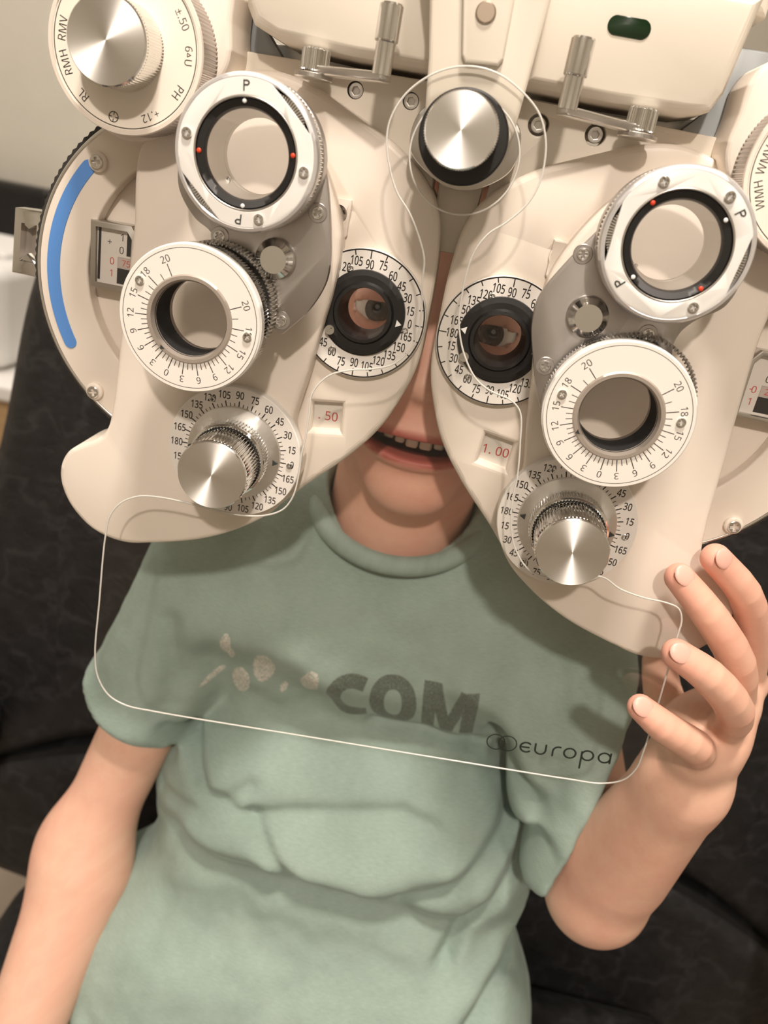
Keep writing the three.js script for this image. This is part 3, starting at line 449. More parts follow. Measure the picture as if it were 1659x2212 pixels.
function net(f, lo, hi, h) { // surface nets, vertices pulled onto the surface, normals from the field
  const n = [0, 1, 2].map((i) => Math.ceil((hi[i] - lo[i]) / h) + 1), F = new Float32Array(n[0] * n[1] * n[2]), at = (i, j, k) => (k * n[1] + j) * n[0] + i;
  for (let k = 0; k < n[2]; k++) for (let j = 0; j < n[1]; j++) for (let i = 0; i < n[0]; i++) F[at(i, j, k)] = f(lo[0] + i * h, lo[1] + j * h, lo[2] + k * h);
  const id = new Int32Array(F.length).fill(-1), pos = [], nor = [], idx = [], cr = [];
  for (let i = 0; i < 8; i++) for (let b = 0; b < 3; b++) if (!(i >> b & 1)) cr.push([i, i | 1 << b]);
  for (let k = 0; k < n[2] - 1; k++) for (let j = 0; j < n[1] - 1; j++) for (let i = 0; i < n[0] - 1; i++) {
    const v = [], m0 = F[at(i, j, k)] < 0; let mixed = false;
    for (let c = 0; c < 8; c++) { v[c] = F[at(i + (c & 1), j + (c >> 1 & 1), k + (c >> 2))]; if ((v[c] < 0) !== m0) mixed = true; }
    if (!mixed) continue;
    let x = 0, y = 0, z = 0, m = 0;
    for (const [a, b] of cr) if ((v[a] < 0) !== (v[b] < 0)) { const t = v[a] / (v[a] - v[b]); x += (a & 1) + ((b & 1) - (a & 1)) * t; y += (a >> 1 & 1) + ((b >> 1 & 1) - (a >> 1 & 1)) * t; z += (a >> 2) + ((b >> 2) - (a >> 2)) * t; m++; }
    x = lo[0] + (i + x / m) * h; y = lo[1] + (j + y / m) * h; z = lo[2] + (k + z / m) * h;
    const e = h * 0.4; let gx, gy, gz;
    for (let s = 0; s < 2; s++) {
      gx = (f(x + e, y, z) - f(x - e, y, z)) / (2 * e); gy = (f(x, y + e, z) - f(x, y - e, z)) / (2 * e); gz = (f(x, y, z + e) - f(x, y, z - e)) / (2 * e);
      if (s) break; const d = f(x, y, z) / (gx * gx + gy * gy + gz * gz + 1e-6), q = Math.max(-h * 0.4, Math.min(h * 0.4, d)); x -= gx * q; y -= gy * q; z -= gz * q;
    }
    const g = Math.hypot(gx, gy, gz) || 1; id[at(i, j, k)] = pos.length / 3; pos.push(x / 1000, y / 1000, z / 1000); nor.push(gx / g, gy / g, gz / g);
  }
  const quad = (a, b, c, d, r) => { if (a < 0 || b < 0 || c < 0 || d < 0) return; r ? idx.push(a, c, b, a, d, c) : idx.push(a, b, c, a, c, d); };
  for (let k = 1; k < n[2] - 1; k++) for (let j = 1; j < n[1] - 1; j++) for (let i = 1; i < n[0] - 1; i++) {
    const s = F[at(i, j, k)] < 0;
    if (s !== F[at(i + 1, j, k)] < 0) quad(id[at(i, j - 1, k - 1)], id[at(i, j, k - 1)], id[at(i, j, k)], id[at(i, j - 1, k)], !s);
    if (s !== F[at(i, j + 1, k)] < 0) quad(id[at(i - 1, j, k - 1)], id[at(i - 1, j, k)], id[at(i, j, k)], id[at(i, j, k - 1)], !s);
    if (s !== F[at(i, j, k + 1)] < 0) quad(id[at(i - 1, j - 1, k)], id[at(i, j - 1, k)], id[at(i, j, k)], id[at(i - 1, j, k)], !s);
  }
  const G = new THREE.BufferGeometry(); G.setAttribute('position', new THREE.Float32BufferAttribute(pos, 3)); G.setAttribute('normal', new THREE.Float32BufferAttribute(nor, 3)); G.setIndex(idx); return G;
}
const EYEL = [-31.5, -66, -72], EYER = [28.5, -67, -72], MO = [2, -131, -60];
const mouthY = (x) => MO[1] + 0.0035 * (x - MO[0]) ** 2;
function mouthCut(x, y, z) { const dx = (x - MO[0]) / 30, half = 5.9 * Math.sqrt(Math.max(0, 1 - dx * dx)) - 0.5; return Math.max(Math.abs(y - mouthY(x) + 1) - half, Math.abs(x - MO[0]) - 29, -75 - z); }
function head(x, y, z) {
  let d = egg(x, y, z, [-2, -42, -142], [70, 88, 84]);
  d = smin(d, egg(x, y, z, [0, -112, -114], [55, 62, 58]), 22);
  d = smin(d, egg(x, y, z, [2, -160, -76], [24, 17, 19]), 20);
  for (const s of [-1, 1]) { d = smin(d, ball(x, y, z, [s * 34, -112, -84], 24), 16); d = smin(d, egg(x, y, z, [s * 68 - 2, -82, -140], [8, 26, 16]), 5); }
  d = smin(d, cone(x, y, z, [-1, -66, -68], [0, -98, -54], 6.5, 8.5), 9);
  for (const s of [-1, 1]) d = smin(d, ball(x, y, z, [s * 8.5, -102, -60], 6.5), 6);
  d = smin(d, egg(x, y, z, [MO[0], -127, -66], [30, 18, 15]), 10);
  const mc = mouthCut(x, y, z);
  d = smin(d, Math.hypot(Math.max(mc, 0) - 2.8, (z + 55 + 0.008 * (x - 2) ** 2)) - 3.2, 4);
  d = smax(d, -mc, 2.5);
  for (const e of [EYEL, EYER]) {
    d = smax(d, -ball(x, y, z, [e[0], e[1], e[2] + 16], 12), 8);
    d = smin(d, ball(x, y, z, e, 13.4), 4);
    const ex = (x - e[0]) / 13.5, cut = Math.max(Math.abs(y - e[1] + 0.5) - 4.5 * (1 - ex * ex), e[2] - z, z - e[2] - 30);
    d = smax(d, -cut, 1.6);
  }
  d = smin(d, cone(x, y, z, [-1, -140, -128], [-4, -225, -142], 43, 47), 14);
  return d;
}
// the arm that holds the instrument
const SHR = [110, -245, -135], ELR = W3(1290, 1925, -46), WRR = W3(1475, 1690, -14);
const PAL = W3(1520, 1590, -12), fingers = [
  { j: [W3(1612, 1476, -32), W3(1626, 1368, -12), W3(1608, 1280, 4), W3(1546, 1206, 10)], r: [9.2, 8.2, 7.5, 6.6] },
  { j: [W3(1590, 1520, -16), W3(1592, 1430, 6), W3(1530, 1325, 15), W3(1468, 1248, 13)], r: [9.4, 8.4, 7.6, 6.6] },
  { j: [W3(1560, 1580, -8), W3(1588, 1533, 20), W3(1530, 1460, 32), W3(1462, 1412, 32)], r: [9.4, 8.6, 7.8, 6.6] },
  { j: [W3(1505, 1628, 2), W3(1500, 1612, 24), W3(1432, 1568, 33), W3(1384, 1528, 32)], r: [9.0, 8.2, 7.4, 6.0] }];
const bend = (f) => { const c = new THREE.CatmullRomCurve3(f.j.map((p) => V(...p)), false, 'centripetal'), n = 9; f.c = c.getPoints(n).map((p) => p.toArray()); f.q = f.c.map((_, i) => { const t = i / n * (f.r.length - 1), k = Math.min(f.r.length - 2, Math.floor(t)); return f.r[k] + (f.r[k + 1] - f.r[k]) * (t - k); }); return f; };
const thumb = { j: [W3(1490, 1600, -22), W3(1440, 1520, -40), W3(1425, 1430, -50), W3(1440, 1345, -52)], r: [12.5, 10.8, 9.2, 7.6] };
[...fingers, thumb].forEach(bend);
const digit = (x, y, z, f) => { let e = 1e9; for (let i = 0; i < f.c.length - 1; i++) e = Math.min(e, cone(x, y, z, f.c[i], f.c[i + 1], f.q[i], f.q[i + 1])); return e; };
function armR(x, y, z) {
  let d = cone(x, y, z, SHR, ELR, 28, 29);
  d = smin(d, cone(x, y, z, ELR, WRR, 29, 20.5), 14);
  d = smin(d, cone(x, y, z, [ELR[0] + (WRR[0] - ELR[0]) * 0.3, ELR[1] + (WRR[1] - ELR[1]) * 0.3, ELR[2] + (WRR[2] - ELR[2]) * 0.3 - 4], WRR, 30, 20), 12);
  if (y > -330 && (z > -90 || d < 60)) {
    d = smin(d, cone(x, y, z, WRR, PAL, 20, 20), 14);
    d = smin(d, cone(x, y, z, PAL, fingers[0].j[0], 17, 11), 12); d = smin(d, cone(x, y, z, PAL, fingers[3].j[0], 17, 12), 10); d = smin(d, cone(x, y, z, PAL, fingers[1].j[0], 17, 11), 10);
    d = smin(d, digit(x, y, z, thumb), 8);
    for (const f of fingers) d = smin(d, digit(x, y, z, f), 2.9);
  }
  return d;
}
const SHL = [-112, -245, -135], ELL = W3(180, 1830, -70), WRL = W3(40, 2260, 10), HAL = W3(0, 2400, 30);
function armL(x, y, z) {
  let d = smin(cone(x, y, z, SHL, ELL, 28, 25), cone(x, y, z, ELL, WRL, 25, 20), 34);
  d = smin(d, cone(x, y, z, [ELL[0] + 8, ELL[1] - 18, ELL[2] + 10], WRL, 25, 19), 26);
  const q = [WRL[0] + 6, WRL[1] - 38, WRL[2] + 22]; d = smin(d, cone(x, y, z, WRL, q, 20, 22), 12);
  for (let i = 0; i < 4; i++) { const b = [q[0] - 16 + i * 11, q[1] - 12, q[2] + 10], e = [b[0] + 2, b[1] - 26 + Math.abs(i - 1.3) * 3, b[2] + 16], t = [e[0] + 1, e[1] - 16, e[2] + 2]; d = smin(d, Math.min(cone(x, y, z, b, e, 7.6, 7), cone(x, y, z, e, t, 7, 6)), 4); }
  return smin(d, cone(x, y, z, [q[0] + 14, q[1] + 18, q[2] - 2], [q[0] + 34, q[1] - 12, q[2] + 16], 9, 7), 6);
}
function trunk(x, y, z) { let d = cone(x, y, z, [-55, -270, -140], [45, -270, -140], 56, 56); d = smin(d, cone(x, y, z, [-45, -430, -125], [40, -430, -125], 66, 66), 40); d = smin(d, cone(x, y, z, [-60, -570, -115], [55, -570, -115], 74, 74), 40); for (const s of [-1, 1]) { d = smin(d, cone(x, y, z, [s * 58 - 5, -655, -90], [s * 85 - 5, -665, 190], 50, 44), 30); d = smin(d, cone(x, y, z, [s * 85 - 5, -665, 190], [s * 80 - 5, -880, 230], 46, 34), 20); d = smin(d, cone(x, y, z, [s * 80 - 5, -880, 225], [s * 82 - 5, -905, 290], 30, 24), 14); } return d; }

const skinTex = noiseTex(256, (u, v) => { const n = fbm(u * 9, v * 9) * 0.06 + fbm(u * 40, v * 40, 3) * 0.03; return [0.97 + n * 0.4, 0.93 + n, 0.91 + n]; }, true);
const skinMat = PH({ color: 0xffffff, vertexColors: true, roughness: 0.52, sheen: 0.15, sheenRoughness: 0.5, map: skinTex });
function dye(g, fn) { const p = g.attributes.position, c = new Float32Array(p.count * 3), u = new Float32Array(p.count * 2); for (let i = 0; i < p.count; i++) { const x = p.getX(i) * 1000, y = p.getY(i) * 1000, z = p.getZ(i) * 1000; c.set(fn(x, y, z), i * 3); u[i * 2] = (x + z * 0.7) / 90; u[i * 2 + 1] = (y + z * 0.4) / 90; } g.setAttribute('color', new THREE.BufferAttribute(c, 3)); g.setAttribute('uv', new THREE.BufferAttribute(u, 2)); return g; }
const mix3 = (a, b, t) => a.map((v, i) => v + (b[i] - v) * clamp01(t));
const SKIN = [0.86, 0.58, 0.45], RUDDY = [0.85, 0.45, 0.36], LIP = [0.50, 0.145, 0.12];
const blush = (x, y, z) => clamp01(fbm(x / 38, y / 38, z / 38, 3) * 1.1 + 0.25);
const parts = [
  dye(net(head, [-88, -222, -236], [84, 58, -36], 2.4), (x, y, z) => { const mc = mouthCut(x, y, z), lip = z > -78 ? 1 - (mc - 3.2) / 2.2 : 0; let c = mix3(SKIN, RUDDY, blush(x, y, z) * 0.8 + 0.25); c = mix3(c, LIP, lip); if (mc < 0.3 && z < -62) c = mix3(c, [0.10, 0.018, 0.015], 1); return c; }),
  dye(mergeGeometries([net(armR, [50, -435, -185], [235, -262, 45], 2.6), net(armR, [95, -264, -85], [235, -112, 45], 1.5)]), (x, y, z) => { let t = blush(x, y, z) * 0.6; for (const f of [...fingers, thumb]) t = Math.max(t, 1.1 - Math.hypot(x - f.j[3][0], y - f.j[3][1], z - f.j[3][2]) / 22, 0.8 - Math.hypot(x - f.j[1][0], y - f.j[1][1], z - f.j[1][2]) / 16); return mix3(SKIN, RUDDY, t); }),
  dye(net(armL, [-260, -640, -185], [-60, -190, 110], 3.2), (x, y, z) => mix3(SKIN, RUDDY, blush(x, y, z) * 0.6)),
  dye(net(trunk, [-160, -945, -215], [160, -205, 330], 8), () => SKIN)];
const child = thing('person', 'child in a sage green T-shirt seated behind the refractor, smiling and holding its edge', 'person');
part(child, 'body', mergeGeometries(parts), skinMat);
{ // finger nails
  const nailMat = S({ color: lin(0.80, 0.45, 0.37), roughness: 0.38 });
  for (const f of fingers) {
    const a = V(...f.c[8]), b = V(...f.c[9]), dir = b.clone().sub(a).normalize(), out = V(0.32, 0.5, 1).addScaledVector(dir, -V(0.32, 0.5, 1).dot(dir)).normalize(), sideV = dir.clone().cross(out);
    const g = new THREE.SphereGeometry(1, 20, 12, 0, Math.PI * 2, 0, Math.PI / 2); g.applyMatrix4(new THREE.Matrix4().makeBasis(sideV.multiplyScalar(-4.4), out.clone().multiplyScalar(1.3), dir.clone().multiplyScalar(5.2))).translate(...b.clone().addScaledVector(dir, 1.2).addScaledVector(out, f.r[3] - 0.8).toArray()); g.scale(0.001, 0.001, 0.001); part(child, 'finger_nail', g, nailMat);
  }
}
{ // eyes
  const it = canvasTex(256, 256, (g) => { g.fillStyle = '#e9e2dc'; g.fillRect(0, 0, 256, 256); const gr = [[66, '#1d1612'], [62, '#33291f'], [38, '#050404']]; for (const [r, c] of gr) { g.fillStyle = c; g.beginPath(); g.arc(128, 128, r, 0, 7); g.fill(); } g.strokeStyle = '#6b5b48'; g.lineWidth = 1.5; for (let i = 0; i < 60; i++) { const a = i / 60 * 6.283; g.beginPath(); g.moveTo(128 + Math.cos(a) * 32, 128 + Math.sin(a) * 32); g.lineTo(128 + Math.cos(a) * (44 + 10 * rnd()), 128 + Math.sin(a) * (44 + 10 * rnd())); g.stroke(); } });
  for (const e of [EYEL, EYER]) {
    const g = new THREE.SphereGeometry(0.0122, 40, 28), p = g.attributes.position, uv = g.attributes.uv; for (let i = 0; i < p.count; i++) uv.setXY(i, 0.5 + p.getX(i) / 0.026, p.getZ(i) > 0 ? 0.5 + p.getY(i) / 0.026 : 0.02);
    g.rotateY(e === EYEL ? 0.12 : -0.12).translate(e[0] / 1000, e[1] / 1000, e[2] / 1000); part(child, 'eye', g, PH({ map: it, roughness: 0.15, clearcoat: 1, clearcoatRoughness: 0.05 }));
  }
  const toothMat = S({ color: lin(0.72, 0.66, 0.55), roughness: 0.25 });
  const tw = [7.5, 6.2, 6.4, 5.6];
  for (const s of [-1, 1]) { let x = 0; for (let i = 0; i < 4; i++) { const w = tw[i]; x += w / 2; const X = MO[0] + 1 + s * x, h = [9.5, 8.2, 7.8, 7][i]; const g = new RoundedBoxGeometry((w - 0.7) / 1000, h / 1000, 0.0035, 3, 0.0016); g.rotateY(s * x * 0.012).translate(X / 1000, (mouthY(X) + 1.6) / 1000, (-63.5 - x * x * 0.016) / 1000); part(child, 'tooth', toCreasedNormals(g, 0.6), toothMat); x += w / 2; } }
  part(child, 'hair', net((x, y, z) => Math.max(egg(x, y, z, [-2, -36, -146], [77, 95, 90]), -egg(x, y, z, [-2, -42, -142], [69, 87, 83]), -(y + 20 + (z + 146 < 0 ? (z + 146) * 1.1 : (z + 146) * -0.25))), [-95, -150, -250], [92, 75, -40], 4), S({ color: lin(0.09, 0.05, 0.03), roughness: 0.6 }));
}
/* shirt */
const folds = [ // polylines measured on the cloth, amplitude mm (minus = valley), half width mm
  [[[345, 1590], [400, 1650], [450, 1705], [560, 1745], [680, 1850]], -5, 5.5], [[[330, 1735], [440, 1733], [545, 1692]], -3, 6], [[[390, 1800], [560, 1840], [760, 1885], [950, 1965]], -9, 13], [[[440, 1780], [640, 1800], [830, 1850]], 5, 15],
  [[[1165, 1760], [1080, 1835], [980, 1880], [870, 1892]], -8, 8], [[[1155, 1860], [1060, 1940], [1000, 1972], [962, 2025]], -7, 6.5], [[[1150, 2070], [1060, 2112], [900, 2172], [780, 2230]], -10, 9], [[[1150, 2030], [1000, 2090], [860, 2130]], 6, 14],
  [[[800, 1630], [900, 1645], [1010, 1682]], -6, 8], [[[560, 1735], [760, 1752], [870, 1765], [1000, 1815]], -5, 7], [[[620, 1800], [800, 1845], [960, 1835]], 6, 14], [[[560, 2110], [700, 2148], [880, 2135]], -8, 12], [[[640, 1960], [760, 1990], [720, 2060]], 6, 40],
  [[[200, 2090], [270, 2140], [330, 2200]], -7, 8], [[[250, 2060], [330, 2150], [420, 2190]], 6, 9], [[[1075, 1625], [1130, 1685], [1165, 1715]], -8, 8], [[[350, 1370], [362, 1480], [350, 1540]], -5, 8],
  [[[1215, 1440], [1210, 1600], [1195, 1690]], -4, 8], [[[1290, 1480], [1240, 1600], [1200, 1700]], -2, 8], [[[420, 1390], [540, 1350], [640, 1430], [700, 1480]], 8, 22], [[[450, 1450], [560, 1470], [660, 1540]], -6, 16], [[[480, 1330], [620, 1330]], -4, 18], [[[1010, 1500], [1090, 1560], [1130, 1650]], 6, 10], [[[160, 1500], [200, 1545], [320, 1590]], 3, 8], [[[330, 1910], [400, 1880], [420, 1960]], 4, 22], [[[1120, 1990], [1050, 1890], [1000, 1830]], 4, 14]
].map(([p, a, w]) => [p.map(([x, y]) => { const u = U(x, y, -0.062); return [u.x * 1000, u.y * 1000]; }), a, w]);
function foldAt(x, y) { let s = 0; for (const [p, a, w] of folds) { let m = 1e9; for (let i = 0; i < p.length - 1; i++) { const bx = p[i + 1][0] - p[i][0], by = p[i + 1][1] - p[i][1], h = clamp01(((x - p[i][0]) * bx + (y - p[i][1]) * by) / (bx * bx + by * by)), dx = x - p[i][0] - bx * h, dy = y - p[i][1] - by * h; m = Math.min(m, dx * dx + dy * dy); } if (m < w * w * 9) s += a * Math.exp(-m / (w * w)); } return s; }
const sub = (a, b, t) => [a[0] + (b[0] - a[0]) * t, a[1] + (b[1] - a[1]) * t, a[2] + (b[2] - a[2]) * t];
const along = (x, y, z, a, b) => { const bx = b[0] - a[0], by = b[1] - a[1], bz = b[2] - a[2], l = Math.hypot(bx, by, bz); return ((x - a[0]) * bx + (y - a[1]) * by + (z - a[2]) * bz) / l; };
const slR = sub(SHR, ELR, 0.66), slL = sub(SHL, ELL, 0.56), lenR = along(...slR, SHR, ELR), lenL = along(...slL, SHL, ELL);
const HEML = W3(235, 1560, -62), HEMT = W3(150, 1490, -62), HEMB = W3(322, 1618, -62), HEMN = (() => { const a = V(HEMB[0] - HEMT[0], HEMB[1] - HEMT[1], 0).normalize(), n = V(a.y, -a.x, 0.0).normalize(); if (n.y > 0) n.negate(); return n.toArray(); })();
const HRA = W3(1376, 1592, -50), HRB = W3(1188, 1815, -70), HRN = (() => { const n = V(-(HRB[1] - HRA[1]), HRB[0] - HRA[0], 0).normalize(); if (n.x < 0) n.negate(); n.z = 0.15; return n.normalize().toArray(); })();
function shirt(x, y, z) {
  let d = cone(x, y, z, [-66, -275, -140], [56, -275, -140], 72, 72);
  d = smin(d, cone(x, y, z, [-58, -430, -122], [60, -430, -122], 82, 82), 45);
  d = smin(d, cone(x, y, z, [-98, -585, -90], [74, -575, -90], 98, 98), 50);
  d = smin(d, cone(x, y, z, [-30, -212, -142], [-108, -238, -138], 40, 42), 24); d = smin(d, cone(x, y, z, [24, -212, -142], [104, -238, -138], 40, 42), 24);
  let l = cone(x, y, z, SHL, [HEML[0] + 2, HEML[1] - 24, -92], 45, 40); l = smax(l, (x - HEML[0]) * HEMN[0] + (y - HEML[1]) * HEMN[1] + (z - HEML[2]) * HEMN[2], 7);
  let r = cone(x, y, z, SHR, sub(SHR, ELR, 0.95), 47, 46); r = smax(r, (x - HRA[0]) * HRN[0] + (y - HRA[1]) * HRN[1] + (z - HRA[2]) * HRN[2], 7);
  d = smin(smin(d, l, 14), r, 14);
  if (d > 26 || d < -26) return d;
  if (z > -130) d -= 1.15 * foldAt(x, y) * clamp01((z + 130) / 30);
  d -= fbm(x / 60, y / 60, z / 60, 3) * 5 + fbm(x / 18, y / 18, z / 18, 2) * 0.8;
  const nk = cone(x, y, z, [-2, -120, -112], [-3, -198, -134], 56, 46); d = smax(d, -nk, 4);
  return smax(d, -640 - y, 4);
}
const shirtGeo = net(shirt, [-262, -646, -250], [232, -150, 15], 3);
const SW = 0.52, SX = -0.27, SY = -0.65;
{ const p = shirtGeo.attributes.position, u = new Float32Array(p.count * 2); for (let i = 0; i < p.count; i++) { u[i * 2] = (p.getX(i) - SX) / SW; u[i * 2 + 1] = (p.getY(i) - SY) / SW; } shirtGeo.setAttribute('uv', new THREE.BufferAttribute(u, 2)); }
const shirtTex = canvasTex(1536, 1536, (g, w) => {
  const im = g.createImageData(w, w), D = im.data;
  for (let j = 0; j < w; j++) for (let i = 0; i < w; i++) { const o = (j * w + i) * 4, streak = (rnd() - 0.5) * 7 + noise.noise(i / 14, j / 2.2, 1) * 8 + fbm(i / 110, j / 110, 5, 3) * 16; D[o] = 150 + streak; D[o + 1] = 169 + streak; D[o + 2] = 160 + streak; D[o + 3] = 255; }
  g.putImageData(im, 0, 0);
  const at = (px, py) => { const u = U(px, py, -0.062); return [(u.x - SX) / SW * w, (1 - (u.y - SY) / SW) * w]; };
  const a = at(720, 1530), b = at(1010, 1570), ang = Math.atan2(b[1] - a[1], b[0] - a[0]), L = Math.hypot(b[0] - a[0], b[1] - a[1]);
  const print = (txt, cx, cy, turn, size, sx, col, dens) => {
    const c = document.createElement('canvas'); c.width = c.height = 512; const q = c.getContext('2d'); q.translate(256, 256); q.rotate(turn); q.scale(sx, 1); q.font = `bold ${size}px sans-serif`; q.textAlign = 'center'; q.textBaseline = 'middle'; q.fillStyle = col; q.lineWidth = size * 0.06; q.strokeStyle = col; q.fillText(txt, 0, 0); q.strokeText(txt, 0, 0);
    const m = q.getImageData(0, 0, 512, 512), d2 = m.data; for (let k = 0; k < d2.length; k += 4) if (d2[k + 3] > 0 && rnd() > dens) d2[k + 3] = d2[k + 3] * 0.25; q.putImageData(m, 0, 0); g.drawImage(c, cx - 256, cy - 256);
  };
  print('COM', (a[0] + b[0]) / 2, (a[1] + b[1]) / 2, ang, L * 0.74, 0.69, '#5c655c', 0.8);
  // worn foil fragments of the rest of the print
  for (const [px, py, rx, ry, t] of [[480, 1405, 9, 26, 0.1], [485, 1435, 5, 18, 0.2], [555, 1468, 17, 40, 0.15], [492, 1520, 16, 30, 0.1], [662, 1490, 14, 38, 0.2], [432, 1505, 5, 24, 0.7], [592, 1530, 5, 14, 0.2]]) {
    const [x, y] = at(px, py), k = 1536 / SW * 0.00042; for (let n = 0; n < rx * ry * 2.6; n++) { const aa = rnd() * 6.283, rr = Math.sqrt(rnd()), ex = Math.cos(aa) * rr * rx * k, ey = Math.sin(aa) * rr * ry * k; g.fillStyle = rnd() > 0.4 ? '#ece7de' : '#b3aca0'; g.fillRect(x + ex * Math.cos(t) - ey * Math.sin(t), y + ex * Math.sin(t) + ey * Math.cos(t), 1.6, 1.6); }
  }
});
const knit = noiseTex(256, (u, v) => 0.5 + 0.25 * Math.sin(u * 256 * 1.4) * Math.sin(v * 256 * 1.1) + 0.3 * fbm(u * 50, v * 50)); knit.repeat.set(9, 9);
const shirtMat = PH({ map: shirtTex, roughness: 0.9, sheen: 0.35, sheenRoughness: 0.6, sheenColor: lin(0.75, 0.85, 0.8), bumpMap: knit, bumpScale: 0.0003 });
const tee = part(child, 'shirt', shirtGeo, shirtMat, 'sage green heathered T-shirt with a worn printed word');
{ // ribbed neckband
  const ring = []; for (let i = 0; i < 48; i++) { const a = i / 48 * Math.PI * 2; ring.push(V(-0.003 + Math.cos(a) * 0.0560, -0.188 - Math.sin(a) * 0.026, -0.131 + Math.sin(a) * 0.050)); }
  const crv = new THREE.CatmullRomCurve3(ring, true), g = new THREE.TubeGeometry(crv, 160, 0.0062, 12, true); const p = g.attributes.position, u = new Float32Array(p.count * 2); for (let i = 0; i < p.count; i++) { u[i * 2] = (p.getX(i) - SX) / SW; u[i * 2 + 1] = (p.getY(i) - SY) / SW * 0.1 + 0.85; } g.setAttribute('uv', new THREE.BufferAttribute(u, 2));
  part(tee, 'neckband', g, shirtMat);
}
part(child, 'trousers', net((x, y, z) => { let d = cone(x, y, z, [-60, -625, -112], [55, -625, -112], 84, 84); for (const s of [-1, 1]) { d = smin(d, cone(x, y, z, [s * 58 - 5, -655, -90], [s * 85 - 5, -665, 190], 58, 52), 26); d = smin(d, cone(x, y, z, [s * 85 - 5, -665, 190], [s * 80 - 5, -850, 228], 55, 44), 18); } return smax(smax(d, y + 590, 4), -850 - y, 3); }, [-180, -860, -215], [180, -530, 300], 7), S({ color: lin(0.05, 0.06, 0.08), roughness: 0.9 }));

/* ---------- the chair ---------- */
const hide = noiseTex(512, (u, v) => { const r = Math.abs(fbm(u * 6, v * 6, 2, 5)), q = fbm(u * 16, v * 16, 9, 4); const vein = Math.max(0, 1 - r * 14) * 0.5; const n = 0.31 + q * 0.13 + vein * 0.26; return [n * 0.99, n, n * 1.04]; }, true);
const hideBump = noiseTex(512, (u, v) => 0.5 + fbm(u * 30, v * 30, 4, 4) * 0.5 - Math.max(0, 1 - Math.abs(fbm(u * 8, v * 8, 2, 4)) * 16) * 0.2);
const leather = S({ color: lin(0.145, 0.137, 0.133), map: hide, bumpMap: hideBump, bumpScale: 0.0012, roughness: 0.5 });
function metric(g, k = 3) { const p = g.attributes.position, n = g.attributes.normal, u = new Float32Array(p.count * 2); for (let i = 0; i < p.count; i++) { const a = [Math.abs(n.getX(i)), Math.abs(n.getY(i)), Math.abs(n.getZ(i))]; let X = p.getX(i), Y = p.getY(i); if (a[0] > a[1] && a[0] > a[2]) X = p.getZ(i); else if (a[1] > a[2]) Y = p.getZ(i); u[i * 2] = X * k; u[i * 2 + 1] = Y * k; } g.setAttribute('uv', new THREE.BufferAttribute(u, 2)); return g; }
const chair = thing('exam_chair', 'black leather examination chair behind the seated child', 'chair', [0.03, 0, -0.24]);
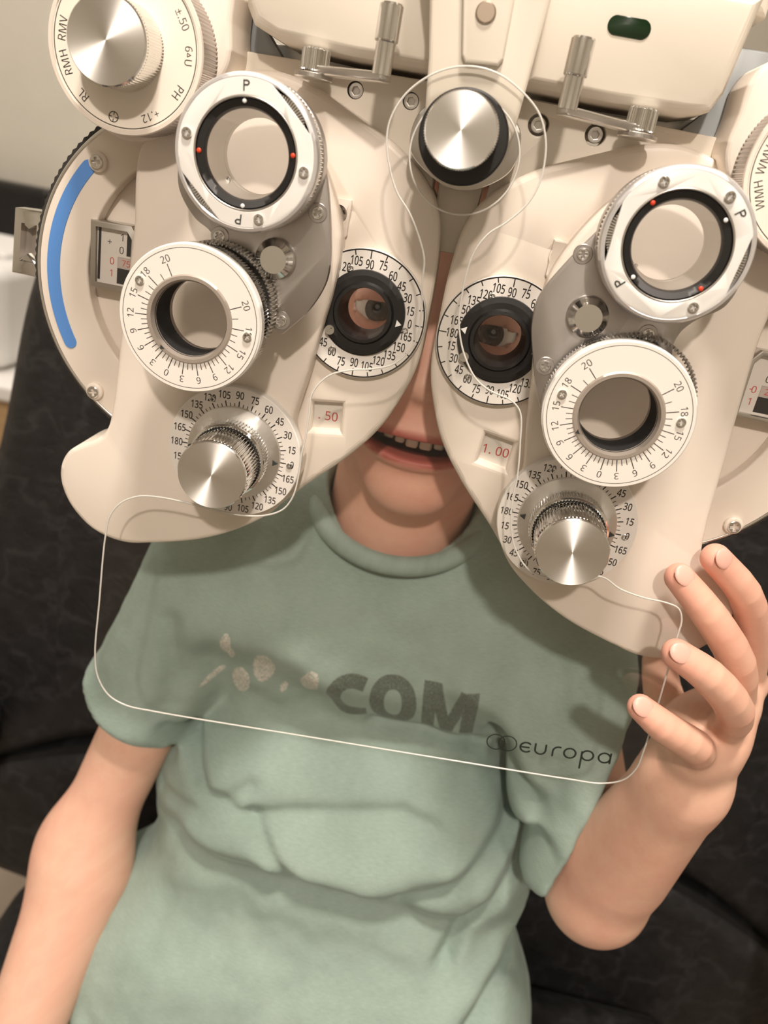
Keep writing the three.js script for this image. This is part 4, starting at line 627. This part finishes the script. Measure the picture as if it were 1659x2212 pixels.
{
  const B = (w, h, d, r, x, y, z, rx = 0, rz = 0, ry = 0) => metric(new RoundedBoxGeometry(w, h, d, 5, r).rotateX(rx).rotateY(ry).rotateZ(rz).translate(x, y, z));
const panel = (pts, z0, z1) => metric(slab(shapeOf(smooth(pts.map(([x, y]) => new THREE.Vector2(x, y)), 160)), z0, z1, 0.03, 6, 0.7));
  part(chair, 'backrest_upper', panel([[-0.30, 1.24], [0.30, 1.24], [0.355, 1.20], [0.40, 1.02], [0.45, 0.82], [0.468, 0.67], [0.445, 0.648], [0.30, 0.722], [0, 0.785], [-0.30, 0.722], [-0.445, 0.648], [-0.468, 0.67], [-0.45, 0.82], [-0.40, 1.02], [-0.355, 1.20]], -0.16, -0.03), leather);
  part(chair, 'backrest_lower', panel([[0.445, 0.642], [0.30, 0.716], [0, 0.778], [-0.30, 0.716], [-0.445, 0.642], [-0.475, 0.60], [-0.46, 0.53], [0.46, 0.53], [0.475, 0.60]], -0.16, -0.03), leather);
  part(chair, 'seat_cushion', B(0.70, 0.13, 0.56, 0.045, 0, 0.52, 0.26), leather);
  for (const s of [-1, 1]) { part(chair, 'armrest', B(0.09, 0.07, 0.46, 0.03, s * 0.42, 0.74, 0.20), leather); part(chair, 'armrest_post', B(0.05, 0.26, 0.06, 0.015, s * 0.42, 0.60, 0.12), M.steel); }
  part(chair, 'chair_column', new THREE.CylinderGeometry(0.07, 0.09, 0.42, 40).translate(0, 0.25, 0.2), M.steel);
  part(chair, 'chair_base', new THREE.CylinderGeometry(0.30, 0.32, 0.05, 64).translate(0, 0.025, 0.2), M.matt);
}
/* ---------- background furniture ---------- */
{
  const wood = S({ color: lin(0.62, 0.44, 0.25), roughness: 0.5, map: noiseTex(256, (u, v) => { const n = 0.86 + 0.10 * fbm(u * 3, v * 40); return [n, n * 0.97, n * 0.93]; }, true) });
  const cab = thing('counter_cabinet', 'low cabinet with wooden drawers and a white top at the left edge', 'cabinet', [-1.24, 0, -1.33]);
  part(cab, 'cabinet_body', new RoundedBoxGeometry(0.94, 0.77, 0.50, 2, 0.006).translate(0, 0.385, 0), S({ color: lin(0.35, 0.34, 0.32), roughness: 0.6 }));
  part(cab, 'white_top', new RoundedBoxGeometry(0.98, 0.035, 0.56, 2, 0.010).translate(0, 0.787, 0.01), M.white);
  for (const x of [-0.235, 0.235]) { const d = part(cab, 'drawer_front', new RoundedBoxGeometry(0.46, 0.15, 0.02, 2, 0.004).translate(x, 0.69, 0.26), wood); part(d, 'drawer_handle', new RoundedBoxGeometry(0.14, 0.012, 0.02, 2, 0.005).translate(x, 0.73, 0.278), M.steel); }
  solo('printer', mergeGeometries([new RoundedBoxGeometry(0.42, 0.20, 0.34, 3, 0.03), new RoundedBoxGeometry(0.34, 0.03, 0.22, 2, 0.01).translate(0, 0.10, -0.02)]), S({ color: lin(0.72, 0.71, 0.69), roughness: 0.5 }), 'white printer on the counter behind the chair', 'printer', [-1.06, 0.906, -1.27]);
  const mon = thing('monitor', 'dark monitor on the back wall beside the refractor', 'monitor', [-1.47, 0.99, -1.83]);
  part(mon, 'monitor_case', new RoundedBoxGeometry(0.66, 0.20, 0.06, 3, 0.012), M.black);
  part(mon, 'dark_screen', new THREE.PlaneGeometry(0.62, 0.16).translate(0, 0, 0.0308), S({ color: lin(0.006, 0.006, 0.007), roughness: 0.25 }));
  part(mon, 'wall_mount', new THREE.BoxGeometry(0.12, 0.12, 0.06).translate(0, 0, -0.03), M.matt);
}
renderer.render(scene, camera);
